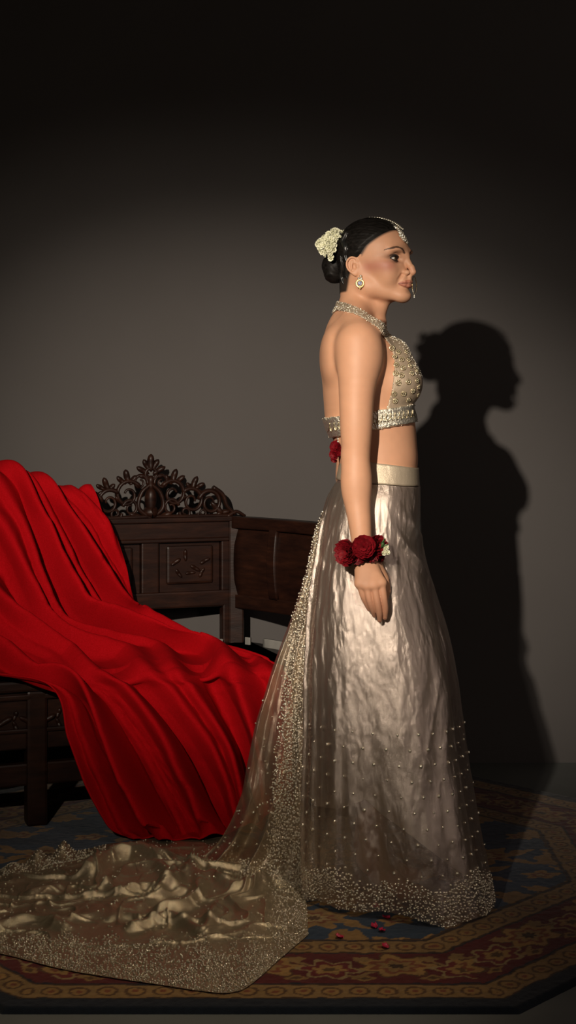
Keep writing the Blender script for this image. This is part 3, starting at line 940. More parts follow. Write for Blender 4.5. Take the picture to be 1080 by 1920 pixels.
def head(F):
    def E(c, r, k=4.0, op='add', rot=None):
        R = HR if rot is None else HR @ rot
        F.ell(H(*c), np.asarray(r) / 1000, k / 1000, op, R)
    def C(a, b, ra, rb, k=4.0, op='add'): F.cap(H(*a), H(*b), ra / 1000, rb / 1000, k / 1000, op)
    def both(fn):
        for s in (-1, 1): fn(s)
    E((8, 0, 28), (86, 71, 77), 0)
    E((46, 0, 32), (58, 60, 53), 16)                     # forehead
    E((48, 0, -18), (58, 60, 58), 18)                    # mid face
    E((50, 0, -58), (48, 44, 36), 16)                    # lower face
    E((97, 0, -86), (14.5, 16, 13), 16)                  # chin
    E((96, 0, -46), (14.5, 21, 22), 14)                  # muzzle
    def side(s):
        C((4, s * 50, -30), (24, s * 45, -64), 13, 13.5, 26)
        C((24, s * 45, -64), (88, s * 13, -87), 13.5, 10.5, 24)
        E((66, s * 44, -14), (23, 14, 13), 18)           # cheekbone
        E((72, s * 34, -36), (20, 18, 22), 18)           # cheek
        E((90, s * 24, 24), (14, 24, 7), 14)             # brow ridge
    both(side)
    both(lambda s: E((97, s * 33, 4), (13, 18, 10.5), 9, 'sub'))
    # nose
    E((97, 0, 12), (9, 13, 12), 12)
    C((101.5, 0, 8), (107, 0, -7), 6.4, 6.2, 10)
    C((107, 0, -7), (115.0, 0, -19), 6.2, 6.8, 7)
    C((115.0, 0, -19), (118.8, 0, -29), 6.8, 7.6, 5)
    C((116.5, 0, -33), (111, 0, -38), 4.6, 4.4, 5)
    both(lambda s: E((106, s * 11.2, -31), (10.5, 6.6, 7.0), 4.0))
    both(lambda s: C((99, s * 18, -37), (97, s * 27, -49), 2.2, 1.4, 8, 'sub'))
    both(lambda s: E((111.5, s * 6.8, -38.5), (5.4, 3.0, 2.8), 2, 'sub'))
    # lips
    C((109, 0, -39), (110.5, 0, -47), 4.5, 4.5, 7)
    def lips(s):
        up = [(x, s * y, z) for x, y, z in UP_LIP]; lo = [(x, s * y, z) for x, y, z in LO_LIP]
        for i, (ra, rb) in enumerate(((1.2, 2.7), (2.7, 3.9), (3.9, 3.6))): C(up[i], up[i + 1], ra, rb, 3.5)
        for i, (ra, rb) in enumerate(((1.2, 3.4), (3.2, 4.4), (4.4, 4.7))): C(lo[i], lo[i + 1], ra, rb, 3.5)
        C((96.5, s * 25, -57.9), (111, s * 12, -58.3), 0.8, 1.0, 1.6, 'sub'); C((111, s * 12, -58.3), (118, 0, -58.3), 1.0, 1.0, 1.6, 'sub')
        E((97, s * 28, -58), (4, 3, 5), 6, 'sub')
    both(lips)
    E((113, 0, -75), (5, 16, 5), 7, 'sub')
    # eyelids: a shell round the eyeball, cut along the almond
    for s in (-1, 1):
        c = H(EYE_C[0], s * EYE_C[1], EYE_C[2]); pad = .018
        def lid(x, y, z):
            p = (x - c[0], y - c[1], z - c[2])
            lx, ly, lz = ((HR[0, i] * p[0] + HR[1, i] * p[1] + HR[2, i] * p[2]) * 1000 for i in range(3))
            r = np.sqrt(lx * lx + ly * ly + lz * lz) + 1e-6
            shell = r - (EYE_R + 1.6)
            u = np.arctan2(s * ly, np.maximum(lx, 1e-3)) - 0.12          # outwards
            v = np.arcsin(np.clip(lz / r, -1, 1)) - 0.08 * u
            wu = np.clip(1 - (u / 1.10) ** 2, 0, 1)
            op = np.maximum(v - 0.46 * wu ** 0.8, -v - 0.30 * wu ** 0.9) * EYE_R
            op = np.maximum(op, (np.abs(u) - 1.10) * EYE_R)
            op = np.maximum(op, EYE_R - 5.0 - r)
            op = np.where(lx > 0, op, 5.0)
            return shell / 1000, op / 1000
        sl = F.box(c - pad, c + pad)
        sh, op = lid(*F.coords(sl))
        a = F.D[sl]; k = .0035
        h = np.clip(0.5 + 0.5 * (a - sh) / k, 0, 1)
        a = a * (1 - h) + sh * h - k * h * (1 - h)
        F.D[sl] = np.maximum(a, -op)
        # crease above the lid
        C((93, s * 20, 11.5), (92, s * 34, 14), 0.8, 1.0, 4, 'sub'); C((92, s * 34, 14), (80, s * 48, 8.5), 1.0, 0.7, 4, 'sub')
    # ears
    for s in (-1, 1):
        a = math.radians(24) * -s
        r1 = np.array([[math.cos(a), -math.sin(a), 0], [math.sin(a), math.cos(a), 0], [0, 0, 1]])
        b = math.radians(-10)
        r2 = np.array([[math.cos(b), 0, math.sin(b)], [0, 1, 0], [-math.sin(b), 0, math.cos(b)]])
        rot = r1 @ r2
        o = np.array([-3.0, s * 68.0, -13.0])
        def EP(x, y, z): return tuple(o + rot @ np.array([x, s * y, z]))
        E(EP(0, 0, 1), (15, 4.0, 19), 3, rot=rot)
        E(EP(9, -3, -6), (10, 7, 16), 5, rot=rot)
        rim = spline([(11, 2.0, 6), (10.5, 3.0, 13), (5, 3.8, 19), (-4, 4.4, 20.5), (-12, 4.8, 15), (-15.5, 5, 6), (-15, 4.6, -4), (-10, 3.6, -13), (-4, 2.0, -19)], 22)
        for i in range(len(rim) - 1): C(EP(*rim[i]), EP(*rim[i + 1]), 2.5, 2.5, 1.5)
        E(EP(1, 1, -19), (7, 4.0, 7.5), 4, rot=rot)          # lobe
        E(EP(1.5, 5.0, -2), (6.5, 5.0, 8), 2.5, 'sub', rot=rot)     # concha
        C(EP(-10, 5.2, 10), EP(-10, 5.2, -5), 2.0, 1.8, 2, 'sub')
        C(EP(-1, 3.2, 12), EP(-7, 3.2, -8), 1.8, 1.8, 2.5)
        E(EP(9, 2.5, -4), (3.2, 3.0, 4.5), 3, rot=rot)       # tragus

def poly_dist(p, pts, rad=None):
    """Distance of points p to a polyline, and the radius-normalised distance."""
    best = np.full(len(p), 1e9)
    for i in range(len(pts) - 1):
        a, b = np.array(pts[i], float), np.array(pts[i + 1], float); ab = b - a
        t = np.clip(((p - a) @ ab) / (ab @ ab), 0, 1)
        best = np.minimum(best, np.linalg.norm(p - a - t[:, None] * ab, axis=1))
    return best

def skin_colors(V):
    base = np.array([0.54, 0.285, 0.170])
    c = np.tile(base, (len(V), 1))
    c *= (1 + 0.05 * fbm(V[:, 0] * 60 + V[:, 1] * 31, V[:, 2] * 60, 61, 3))[:, None]
    def mix(w, col): c[:] = c * (1 - w[:, None]) + np.array(col) * w[:, None]
    hp = to_head(V); hx, hy, hz = hp.T; ay = np.abs(hy); q = np.stack([hx, ay, hz], -1)
    hd = (hz > -110) * sstep(4, 34, hx)
    g = lambda r2: np.exp(-r2) * hd
    mix(0.62 * g(((ay - 56) / 17) ** 2 + ((hz + 16) / 15) ** 2), (0.33, 0.095, 0.075))          # rouge
    mix(0.25 * g(((ay) / 9) ** 2 + ((hz + 26) / 8) ** 2) * (hx > 104), (0.50, 0.20, 0.14))
    # eye make-up
    ex, ez = ay - 34, hz - 2.5
    mix(0.88 * g((ex / 18) ** 2 + ((ez - 5 - 0.12 * ex) / 7.5) ** 2) * (hx > 45), (0.135, 0.055, 0.028))
    mix(0.85 * g(((ex - 10) / 9) ** 2 + ((ez + 0.5 - 0.25 * (ex - 10)) / 5) ** 2) * (hx > 60), (0.045, 0.018, 0.012))
    mix(0.7 * g((ex / 17) ** 2 + ((ez + 8) / 4.0) ** 2) * (hx > 45), (0.15, 0.065, 0.04))
    er = np.linalg.norm(q - np.array(EYE_C), axis=1)
    mix((sstep(EYE_R + 2.2, EYE_R + 0.9, er) * (hx > 66)) * 0.55, (0.030, 0.014, 0.010))
    mix((sstep(EYE_R + 1.05, EYE_R + 0.3, er) * (hx > 66)) * 0.85, (0.010, 0.007, 0.006))
    bw = poly_dist(np.stack([ay, hz], -1), [(b[1], b[2]) for b in BROW])
    th = np.interp(ay, [10, 17, 36, 56], [2.4, 3.5, 2.9, 0.8])
    mix(sstep(1.3, 0.55, bw / th + 0.18 * vnoise(ay * 1.3 + hz * 0.6, hz * 0.4, 66)) * hd * (hx > 55) * 0.9, (0.035, 0.016, 0.010))
    # scalp under the hair
    hl = hair_limit(hz) - hx
    ear = (np.abs(hx + 3) < 22) & (ay > 62) & (hz < 14) & (hz > -50)
    mix(sstep(-9, 3, hl) * sstep(-78, -72, hz) * (hx > -95) * ~ear * 0.97, (0.010, 0.008, 0.007))
    # lips
    up = poly_dist(q, UP_LIP); lo = poly_dist(q, LO_LIP)
    rad = np.interp(ay, [0, 8, 18, 25], [4.4, 4.6, 3.4, 1.5]); rad2 = np.interp(ay, [0, 8, 18, 25], [5.8, 5.6, 4.2, 1.5])
    lm = np.maximum(sstep(1.12, 0.95, up / rad) * (hz < -47.5), sstep(1.12, 0.95, lo / rad2) * (hz > -70.5)) * (hx > 80)
    mix(lm * 0.75, (0.36, 0.11, 0.075))
    mix(np.exp(-((hz + 58.2) / 1.1) ** 2) * lm * 0.8, (0.10, 0.02, 0.018))
    # hands and elbows a little ruddier
    hw = sstep(0.84, 0.76, V[:, 2]) * (np.abs(V[:, 1] - Y0) > 0.16)
    mix(0.45 * hw, (0.42, 0.185, 0.115))
    return np.clip(c, 0.003, 1)

person = empty('person', (float(X0(745)), Y0, 0.0))
tag(person, 'person standing in profile in gold beaded halter top and long trailing gold skirt', 'person')

FLD = build_field()
V, Q = surface_net(FLD)
fine = sstep(1.40, 1.47, V[:, 2])
V = relax(V, Q, 6, 0.5, 1 - 0.75 * fine)
V = relax(V, Q, 2, 0.4)
body_mesh = mesh_np('body', V, Q, skin_colors(V))
body = link('body', body_mesh, M['skin'], person)
TORSO0, TD = FLD.T

def sub_field():
    S = Field.__new__(Field); S.xs, S.ys, S.zs = FLD.xs, FLD.ys, FLD.zs[TORSO0:]
    return S

def side_px(x, z): return x * S0 + 540, HORIZON + (CAM_H - z) * S0

def region_mesh(name, off, region, z_lo, z_hi, mat, parent, keep=None, rel=6):
    """Cloth lying on the torso: the torso grown by off, kept where region(px, py, |y|) < 0."""
    S = sub_field()
    a, b = int(np.searchsorted(S.zs, z_lo)), int(np.searchsorted(S.zs, z_hi))
    S.zs = S.zs[a:b]
    x, y, z = S.xs[:, None, None], S.ys[None, :, None], S.zs[None, None, :]
    px, py = side_px(x, z)
    r = region(px, py, np.abs(y - Y0)) / 1.0
    D = np.maximum(TD[:, :, a:b] - off, r.astype(np.float32))
    V, Q = surface_net(S, D)
    V = relax(V, Q, rel, 0.5)
    return V, Q

ARMHOLE = np.array([(606, 690), (620, 699), (635, 715), (657, 728.5), (677, 733.5), (704, 732), (732, 728.5), (754, 723), (775, 716)], float)
STR_U = np.array([(618, 560), (625, 562), (632, 565), (660, 579), (706, 605), (740, 628)], float)
STR_L = np.array([(618, 588), (625, 586), (632, 584), (665, 598), (699, 621), (722, 643)], float)
def band_up(px): return 757 + (781 - px) * 0.155
def band_lo(px): return 790 + (783 - px) * 0.185
def r_strap(px, py, ay):
    u = np.interp(px, STR_U[:, 0], STR_U[:, 1]); l = np.interp(px, STR_L[:, 0], STR_L[:, 1])
    return np.maximum(np.maximum(u - py, py - l), px - 728) / S0
def r_cup(px, py, ay):
    arm = (np.interp(py, ARMHOLE[:, 0], ARMHOLE[:, 1]) - px) / S0
    vneck = 0.046 * np.clip((694 - py) / 85, 0, 2) - ay
    nk = (np.interp(px, STR_U[:, 0], STR_U[:, 1]) - py) / S0
    return np.maximum(np.maximum(arm, (604 - py) / S0), np.maximum(np.maximum(vneck * 0.8, (py - band_up(px) - 4) / S0), np.where(px < 740, nk, -1)))
def r_band(px, py, ay): return np.maximum(band_up(px) - py, py - band_lo(px)) / S0

V_, Q_ = region_mesh('blouse', 0.0045, lambda *a: np.minimum(r_strap(*a), r_cup(*a)), float(Z0(775)), float(Z0(552)), M['blouse'], person)
blouse_VQ = (V_, Q_)
blouse = link('halter_blouse', mesh_np('halter_blouse', V_, Q_), M['blouse'], person)
tag(blouse, 'beige halter blouse with sequin rosettes')
Vb, Qb = region_mesh('band', 0.0075, r_band, float(Z0(825)), float(Z0(745)), M['silver'], person)
band = link('blouse_band', mesh_np('blouse_band', Vb, Qb), M['silver'], person)
tag(band, 'shiny silver gold band under the blouse')
# ------------------------------------------------------------------ helpers for things worn
def bvh_of(V, Q): return BVHTree.FromPolygons([tuple(v) for v in V], [tuple(int(i) for i in q) for q in Q])
BODY_BVH = BVHTree.FromPolygons([tuple(v) for v in V], [tuple(q) for q in Q.tolist()])
EYE_POS = Vector((0, 0, CAM_H))
def hit(px, py, tree=BODY_BVH):
    """The surface point seen at (px,py): (location, normal)."""
    d = (P(px, py, 1.0) - EYE_POS).normalized()
    loc, n, i, dist = tree.ray_cast(EYE_POS, d)
    if loc is None: return P(px, py), Vector((0, -1, 0))
    return loc, (n if n.dot(d) < 0 else -n)

def frame(n, up=(0, 0, 1)):
    """Rotation whose z axis is n."""
    n = Vector(n).normalized(); u = Vector(up)
    x = u.cross(n)
    if x.length < 1e-4: x = Vector((1, 0, 0)).cross(n)
    x.normalize(); y = n.cross(x)
    return Matrix((x, y, n)).transposed()

OCT_V = np.array([[1, 0, 0], [0, 1, 0], [-1, 0, 0], [0, -1, 0], [0, 0, 0.75], [0, 0, -0.4]])
OCT_V = np.vstack([[[math.cos(a), math.sin(a), 0] for a in np.linspace(0, 2 * np.pi, 6, endpoint=False)], [[0.55 * math.cos(a + .5), 0.55 * math.sin(a + .5), 0.55] for a in np.linspace(0, 2 * np.pi, 6, endpoint=False)], [[0, 0, 0.6], [0, 0, -0.35]]])
OCT_F = np.array([[i, (i + 1) % 6, 6 + i] for i in range(6)] + [[(i + 1) % 6, 6 + (i + 1) % 6, 6 + i] for i in range(6)] + [[6 + i, 6 + (i + 1) % 6, 12] for i in range(6)] + [[(i + 1) % 6, i, 13] for i in range(6)])

def gems_mesh(name, pts, nrm, size, seed=0, tilt=0.35):
    """Small faceted stones set on a surface, joined into one mesh."""
    rs = np.random.RandomState(seed)
    pts, nrm = np.asarray(pts, float), np.asarray(nrm, float)
    n = nrm + rs.normal(0, tilt, nrm.shape); n /= np.linalg.norm(n, axis=1)[:, None]
    a = np.where(np.abs(n[:, 2:3]) < 0.9, [[0, 0, 1.0]], [[1.0, 0, 0]])
    x = np.cross(a, n); x /= np.linalg.norm(x, axis=1)[:, None]; y = np.cross(n, x)
    s = np.broadcast_to(size, (len(pts),)) * rs.uniform(0.7, 1.2, len(pts))
    Vg = pts[:, None] + s[:, None, None] * (OCT_V[None, :, 0:1] * x[:, None] + OCT_V[None, :, 1:2] * y[:, None] + OCT_V[None, :, 2:3] * n[:, None])
    Fg = (OCT_F[None] + (np.arange(len(pts)) * len(OCT_V))[:, None, None]).reshape(-1, 3)
    return mesh_np(name, Vg.reshape(-1, 3), Fg)

def scatter(V, Q, weight, n, seed=0):
    """n random points on the quads, weighted by area * weight(centre); (points, normals)."""
    V = np.asarray(V); A, B, C, D = V[Q[:, 0]], V[Q[:, 1]], V[Q[:, 2]], V[Q[:, 3]]
    nr = np.cross(C - A, D - B); ar = np.linalg.norm(nr, axis=1) + 1e-15; nr = nr / ar[:, None]
    w = ar * weight((A + B + C + D) / 4, nr)
    rs = np.random.RandomState(seed)
    f = rs.choice(len(Q), n, p=w / w.sum())
    u, v = rs.rand(n, 1), rs.rand(n, 1)
    p = (A[f] * (1 - u) + B[f] * u) * (1 - v) + (D[f] * (1 - u) + C[f] * u) * v
    return p, nr[f]

def thin_out(p, n, cell):
    """Keep at most one point per cell, so that stones sit apart."""
    k = np.floor(p / cell).astype(np.int64); h = k[:, 0] * 73856093 ^ k[:, 1] * 19349663 ^ k[:, 2] * 83492791
    _, i = np.unique(h, return_index=True)
    return p[i], n[i]

def to_px(p):
    p = np.asarray(p); return 540 + F_PX * p[..., 0] / p[..., 1], HORIZON + F_PX * (CAM_H - p[..., 2]) / p[..., 1]

def stuff(name, me, mat, parent):
    o = link(name, me, mat, parent, smooth=False); o['kind'] = 'stuff'; return o

# ------------------------------------------------------------------ blouse decoration
pxs = lambda c: side_px(c[:, 0], c[:, 2])
def w_strap(c, n):
    px, py = pxs(c)
    u = np.interp(px, STR_U[:, 0], STR_U[:, 1]); l = np.interp(px, STR_L[:, 0], STR_L[:, 1])
    neck = 0.046 * np.clip((694 - py) / 85, 0, 2) - np.abs(c[:, 1] - Y0)
    edge = ((py > u - 4) & (py < l + 2) & (px < 735)) | ((px >= 700) & (py < 712) & (np.abs(px - np.interp(py, [604, 629, 657, 690, 712], [700, 732, 760, 779, 786])) < 12))
    arm = (np.abs(np.interp(py, ARMHOLE[:, 0], ARMHOLE[:, 1]) - px) < 2.0) & (py > 630)
    return edge * 1.0 + arm * 0.6 + 1e-9
p, n = scatter(*blouse_VQ, w_strap, 4200, 5)
stuff('strap_crystals', gems_mesh('strap_crystals', p, n, 0.0020, 1, 0.5), M['crystal'], blouse)
BL_BVH = bvh_of(*blouse_VQ)

def rosette_mesh(r=0.0068):
    acc = Acc()
    for k in range(8):
        a = k * math.pi / 4
        acc.ball((r * 0.72 * math.cos(a), r * 0.72 * math.sin(a), 0.0008), r * 0.32, 6, 5, (1, 1, 0.8))
    acc.ball((0, 0, 0.0012), r * 0.34, 8, 5, (1, 1, 0.7))
    an = np.linspace(0, 2 * np.pi, 14, endpoint=False)
    acc.tube(np.stack([r * np.cos(an), r * np.sin(an), np.full(14, 0.0002)], -1), 0.0007, n=5, closed=True)
    return acc.mesh('sequin_rosette')
ros = rosette_mesh(); ros.materials.append(M['antique'])
ROS = [(735, 653), (747, 660), (740, 669), (753, 674), (766, 675), (743, 684), (756, 690), (769, 686), (742, 700), (772, 700), (782, 696), (747, 718), (766, 716), (782, 714), (739, 739), (757, 738), (774, 733), (741, 752), (766, 750), (785, 726), (784, 741), (753, 704), (762, 660), (727, 645)]
def place_rosette(loc, nrm, k):
    o = bpy.data.objects.new('sequin_rosette', ros); COL.objects.link(o); o.parent = blouse
    m = Matrix.Translation(loc) @ frame(nrm).to_4x4() @ Matrix.Rotation(k * 0.7, 4, 'Z')
    o.matrix_parent_inverse = parent_world(blouse).inverted(); o.matrix_basis = m
for k, (px, py) in enumerate(ROS):
    loc, nr = hit(px, py, BL_BVH)
    if loc.y > Y0 + 0.03: continue
    place_rosette(loc + nr * 0.0006, nr, k)
    # the same on the far cup
    l2, n2, i2, d2 = BL_BVH.ray_cast(Vector((loc.x, Y0 + 0.4, loc.z)), Vector((0, -1, 0)))
    if l2 is not None and l2.y > Y0 + 0.01: place_rosette(l2 + n2 * 0.0006, n2 if n2.y > 0 else -n2, k + 3)

def w_band(c, n):
    px, py = pxs(c); e = np.minimum(np.abs(py - band_up(px)), np.abs(py - band_lo(px)))
    return (e < 4) * 1.0 + (px < 712) * (px > 700) * 0.6 + 1e-9
p, n = scatter(Vb, Qb, w_band, 620, 7)
stuff('band_beads', gems_mesh('band_beads', p, n, 0.0024, 2, 0.4), M['crystal'], band)
BAND_BVH = bvh_of(Vb, Qb)
# raised zig-zag strokes stamped round the band
acc = Acc()
for k in range(-14, 60):
    x = 782 - k * 8.2
    if x < 615: break
    for dx, a, b in ((0, 0.30, 0.52), (4, 0.52, 0.74), (-3, 0.52, 0.70)):
        pts = []
        for q in np.linspace(0, 1, 4):
            px = x + dx * q; f = a + (b - a) * q; py = band_up(px) * (1 - f) + band_lo(px) * f
            loc, nr = hit(px, py, BAND_BVH)
            if loc.y > Y0 + 0.02 or (loc - P(px, py)).length < 1e-6: pts = []; break
            pts.append(loc + nr * 0.0006)
        if pts: acc.tube(pts, 0.0011, n=5)
stuff('band_pattern', acc.mesh('band_pattern'), M['antique'], band)
knot = Acc()
for q in ((634, 573, 0.010), (639, 580, 0.008), (632, 580, 0.006)):
    knot.ball(P(q[0], q[1], Y0 - 0.006), q[2], 12, 8, (0.7, 1.2, 1))
link('strap_knot', knot.mesh('strap_knot'), M['satin'], blouse)

# ------------------------------------------------------------------ eyes, lashes
def eyeball(s):
    nu, nv = 40, 30
    th = np.linspace(0, np.pi, nv) ** 1.0; ph = np.linspace(0, 2 * np.pi, nu, endpoint=False)
    D = np.stack([np.outer(np.cos(th), np.ones(nu)), np.outer(np.sin(th), np.cos(ph)), np.outer(np.sin(th), np.sin(ph))], -1).reshape(-1, 3)
    r = EYE_R - 0.3
    a = np.repeat(th, nu)
    Vv = D * (r + 0.5 * np.exp(-(a / 0.33) ** 2)[:, None])
    c = np.tile([0.68, 0.62, 0.57], (len(a), 1))
    c = np.where((a < 0.40)[:, None], [0.17, 0.115, 0.045], c); c = np.where((np.abs(a - 0.39) < 0.04)[:, None], [0.02, 0.015, 0.01], c)
    c = np.where((a < 0.17)[:, None], [0.004, 0.004, 0.004], c)
    g = math.radians(6 if s < 0 else 2)
    R = np.array([[math.cos(g), -math.sin(g), 0], [math.sin(g), math.cos(g), 0], [0, 0, 1]])
    W_ = HO + (HR @ ((R @ Vv.T) + np.array([[EYE_C[0]], [s * EYE_C[1]], [EYE_C[2]]]))).T / 1000 if False else HO + (HR @ ((R @ Vv.T) + np.array([[EYE_C[0]], [s * EYE_C[1]], [EYE_C[2]]])) / 1000).T
    m, nt, b = new_mat('eye'); color_attr(nt, b); b.inputs['Roughness'].default_value = 0.12
    return link('eyeball', mesh_np('eyeball', W_, grid_faces(nu, nv, wrap=True), c), m, person)
def lashes(s):
    acc = Acc()
    def on_lid(u, v, r):
        v = v + 0.08 * u; u = u + 0.12
        l = np.array([math.cos(v) * math.cos(u), s * math.cos(v) * math.sin(u), math.sin(v)]) * r
        return H(EYE_C[0] + l[0], s * EYE_C[1] + l[1], EYE_C[2] + l[2])
    us = np.linspace(-1.08, 1.16, 24)
    wu = np.clip(1 - (us / 1.10) ** 2, 0.0, 1)
    acc.tube([on_lid(u, 0.46 * w ** 0.8 + 0.02, EYE_R + 1.2) for u, w in zip(us, wu)], np.interp(us, [-1.0, 0, 1.1], [0.0005, 0.0012, 0.0011]), n=6)
    acc.tube([on_lid(u, -0.30 * w ** 0.9, EYE_R + 1.0) for u, w in zip(us, wu)], 0.0007, n=6)
    for k, u in enumerate(np.linspace(-0.7, 1.12, 26)):
        w = max(1 - (u / 1.10) ** 2, 0) ** 0.8
        a = on_lid(u, 0.46 * w + 0.02, EYE_R + 1.0); b = on_lid(u + 0.05, 0.46 * w + 0.08, EYE_R + 2.4); c = on_lid(u + 0.09, 0.46 * w + 0.17, EYE_R + 3.3)
        acc.tube(spline([a, b, c], 5), [0.00045, 0.0004, 0.0003, 0.0002, 0.0001], n=4)
    return link('eyelashes', acc.mesh('eyelashes'), M['lash'], person)
for s in (-1, 1): eyeball(s); lashes(s)

# ------------------------------------------------------------------ hair, bun and flowers
def build_hair():
    lo = HO + np.array([-0.15, -0.11, -0.085]); hi = HO + np.array([0.13, 0.11, 0.125])
    F = Field(np.arange(lo[0], hi[0], 0.00155), np.arange(lo[1], hi[1], 0.0017), np.arange(lo[2], hi[2], 0.00155))
    F.D[:] = 0.5
    E = lambda c, r, k=4.0, op='add': F.ell(H(*c), np.asarray(r) / 1000, k / 1000, op, HR)
    C = lambda a, b, ra, rb, k=4.0, op='add': F.cap(H(*a), H(*b), ra / 1000, rb / 1000, k / 1000, op)
    E((8, 0, 29), (91, 75.5, 83), 0); E((46, 0, 32), (62, 64.5, 57.5), 16)
    C((-26, 0, -20), (-28, 0, -80), 49, 46, 20)
    x, y, z = F.xs[:, None, None], F.ys[None, :, None], F.zs[None, None, :]
    hx, hy, hz = ((x - HO[0]) * HR[0, i] + (y - HO[1]) * HR[1, i] + (z - HO[2]) * HR[2, i] for i in range(3))
    hx, hy, hz = unfwd(hx * 1000), hy * 1000, hz * 1000
    # combed strands run back to the bun and thin out at the hairline
    phi = np.arctan2(hz + 8, hy); rad = np.sqrt((hz + 8) ** 2 + hy ** 2)
    lim = hair_limit(np.asarray(hz)) - hx
    thin = 5.5 * (1 - sstep(-2, 18, lim))
    strands = 0.45 * np.sin(phi * 46 + 0.02 * hx + 2 * np.sin(phi * 7)) + 0.35 * np.sin(phi * 83 + 1.3)
    D = F.D + (thin + strands * sstep(10, 40, rad) * sstep(4, 30, lim)) / 1000
    D = np.maximum(D, -lim / 1000 * 0.8); D = np.maximum(D, (-73 + 0.1 * (hx + 40) - hz) / 1000)
    Vh, Qh = surface_net(F, D.astype(np.float32)); Vh = relax(Vh, Qh, 4, 0.4)
    hair = link('hair', mesh_np('hair', Vh, Qh), M['hair'], person)
    tag(hair, 'sleek black hair combed back')
    # bun
    F.D[:] = 0.5
    E((-90, -4, -8), (33, 40, 40), 0)
    D = F.D.copy()
    bx, by, bz = hx + 90, hy + 4, hz + 8
    ang = np.arctan2(bz, by); rr = np.sqrt(by ** 2 + bz ** 2)
    D += (1.6 * np.sin(ang * 3 + rr * 0.13) * sstep(3, 20, rr) + 0.5 * np.sin(ang * 9 + rr * 0.7)) / 1000
    Vh2, Qh2 = surface_net(F, D.astype(np.float32)); Vh2 = relax(Vh2, Qh2, 3, 0.4)
    bun = link('hair_bun', mesh_np('hair_bun', Vh2, Qh2), M['hair'], person)
    # twisted rolls behind the ear
    acc = Acc()
    for k, (pts, r) in enumerate((([(652, 437), (645, 452), (650, 466), (646, 480)], 0.0080), ([(646, 474), (652, 492), (650, 510), (655, 528), (656, 544)], 0.0068), ([(640, 480), (643, 500), (641, 518), (648, 536)], 0.0062))):
        t2 = bvh_of(np.vstack([Vh]), Qh)
        path = []
        for (px, py) in pts:
            l, nr = hit(px, py, t2); path.append(np.array(l + nr * 0.001))
        sp = spline(path, 26)
        for q in range(3):
            off = np.stack([np.cos(np.linspace(0, 9, 26) + q * 2.09), 0 * np.linspace(0, 9, 26), np.sin(np.linspace(0, 9, 26) + q * 2.09)], -1) * r * 0.35
            acc.tube(sp + off, r * 0.62 * np.sqrt(np.clip(np.sin(np.linspace(0.25, np.pi - 0.2, 26)), 0.05, 1)), n=9)
    link('hair_roll', acc.mesh('hair_roll'), M['hair_gloss'], person)
    return bun

def blossom_mesh(name, r, petals, layers, seed, ruffle=0.12, cup=0.5):
    """A flower: layers of ruffled petals round the local z axis."""
    rs = np.random.RandomState(seed); acc = Acc()
    for l in range(layers):
        f = (l + 0.5) / layers
        tilt = math.radians(8 + 78 * f); size = r * (0.62 + 0.38 * f)
        for k in range(petals):
            a = 2 * math.pi * (k + 0.5 * (l % 2)) / petals + rs.uniform(-0.2, 0.2)
            nu, nv = 5, 5
            u = np.linspace(-1, 1, nu)[None, :]; v = np.linspace(0, 1, nv)[:, None]
            w = size * (0.20 + 0.62 * np.sin(np.clip(v * 1.9, 0, np.pi / 1.35)))
            X = u * w * 0.62
            R = v * size * (1 - 0.14 * u ** 2)
            bend = tilt + cup * (v - 0.4) * (1 - 2 * f) * 0.8 + rs.uniform(-0.15, 0.15)
            rad = R * np.sin(bend) ; zz = R * np.cos(bend) + ruffle * size * np.sin(u * 5 + rs.uniform(0, 6)) * v ** 2 - 0.10 * size * u ** 2
            pts = np.stack([rad + 0 * u, X + 0 * v, zz], -1).reshape(-1, 3)
            ca, sa = math.cos(a), math.sin(a)
            pts = np.stack([pts[:, 0] * ca - pts[:, 1] * sa, pts[:, 0] * sa + pts[:, 1] * ca, pts[:, 2]], -1)
            acc.add(pts, grid_faces(nu, nv))
    return acc.mesh(name)

def put(name, me, mat, parent, loc, nrm, scale=1.0, spin=0.0):
    if not me.materials: me.materials.append(mat)
    o = bpy.data.objects.new(name, me); COL.objects.link(o); o.parent = parent
    if len(me.polygons): me.polygons.foreach_set('use_smooth', np.ones(len(me.polygons), dtype=bool))
    o.matrix_parent_inverse = parent_world(parent).inverted()
    o.matrix_basis = Matrix.Translation(Vector(loc)) @ frame(nrm).to_4x4() @ Matrix.Rotation(spin, 4, 'Z') @ Matrix.Scale(scale, 4)
    return o

bun = build_hair()
gj = empty('hair_flowers', H(-92, -12, 44)); gj.parent = person; gj.matrix_parent_inverse = parent_world(person).inverted()
tag(gj, 'cream white blossoms pinned over the bun')
bl = [blossom_mesh('blossom', 0.0105, 6, 2, 3 + i, 0.22, 0.1) for i in range(3)]
rs = np.random.RandomState(12)
tri = [(650, 424), (594, 452), (624, 491), (640, 452)]
cnt = 0
for k in range(400):
    px, py = rs.uniform(592, 652), rs.uniform(422, 492)
    # inside the fan-shaped spray
    top = np.interp(px, [592, 600, 625, 652], [455, 444, 428, 426]); bot = np.interp(px, [592, 600, 612, 622, 630, 652], [458, 472, 486, 491, 462, 430])
    if not (top + 4 < py < bot - 3): continue
    dx = (px - 620) / 30; dy = (py - 456) / 34
    Y = Y0 + 0.030 - 0.058 * math.sqrt(max(0.05, 1 - dx * dx * 0.7 - dy * dy * 0.7)) + rs.uniform(-0.004, 0.004)
    nr = Vector((dx * 0.8 - 0.25, -0.75, -dy * 0.7 + 0.1)) + Vector(rs.normal(0, 0.35, 3))
    put('blossom', bl[k % 3], M['white_flower'], gj, P(px, py, Y), nr, rs.uniform(0.6, 0.95), rs.uniform(0, 6))
    cnt += 1
    if cnt >= 105: break
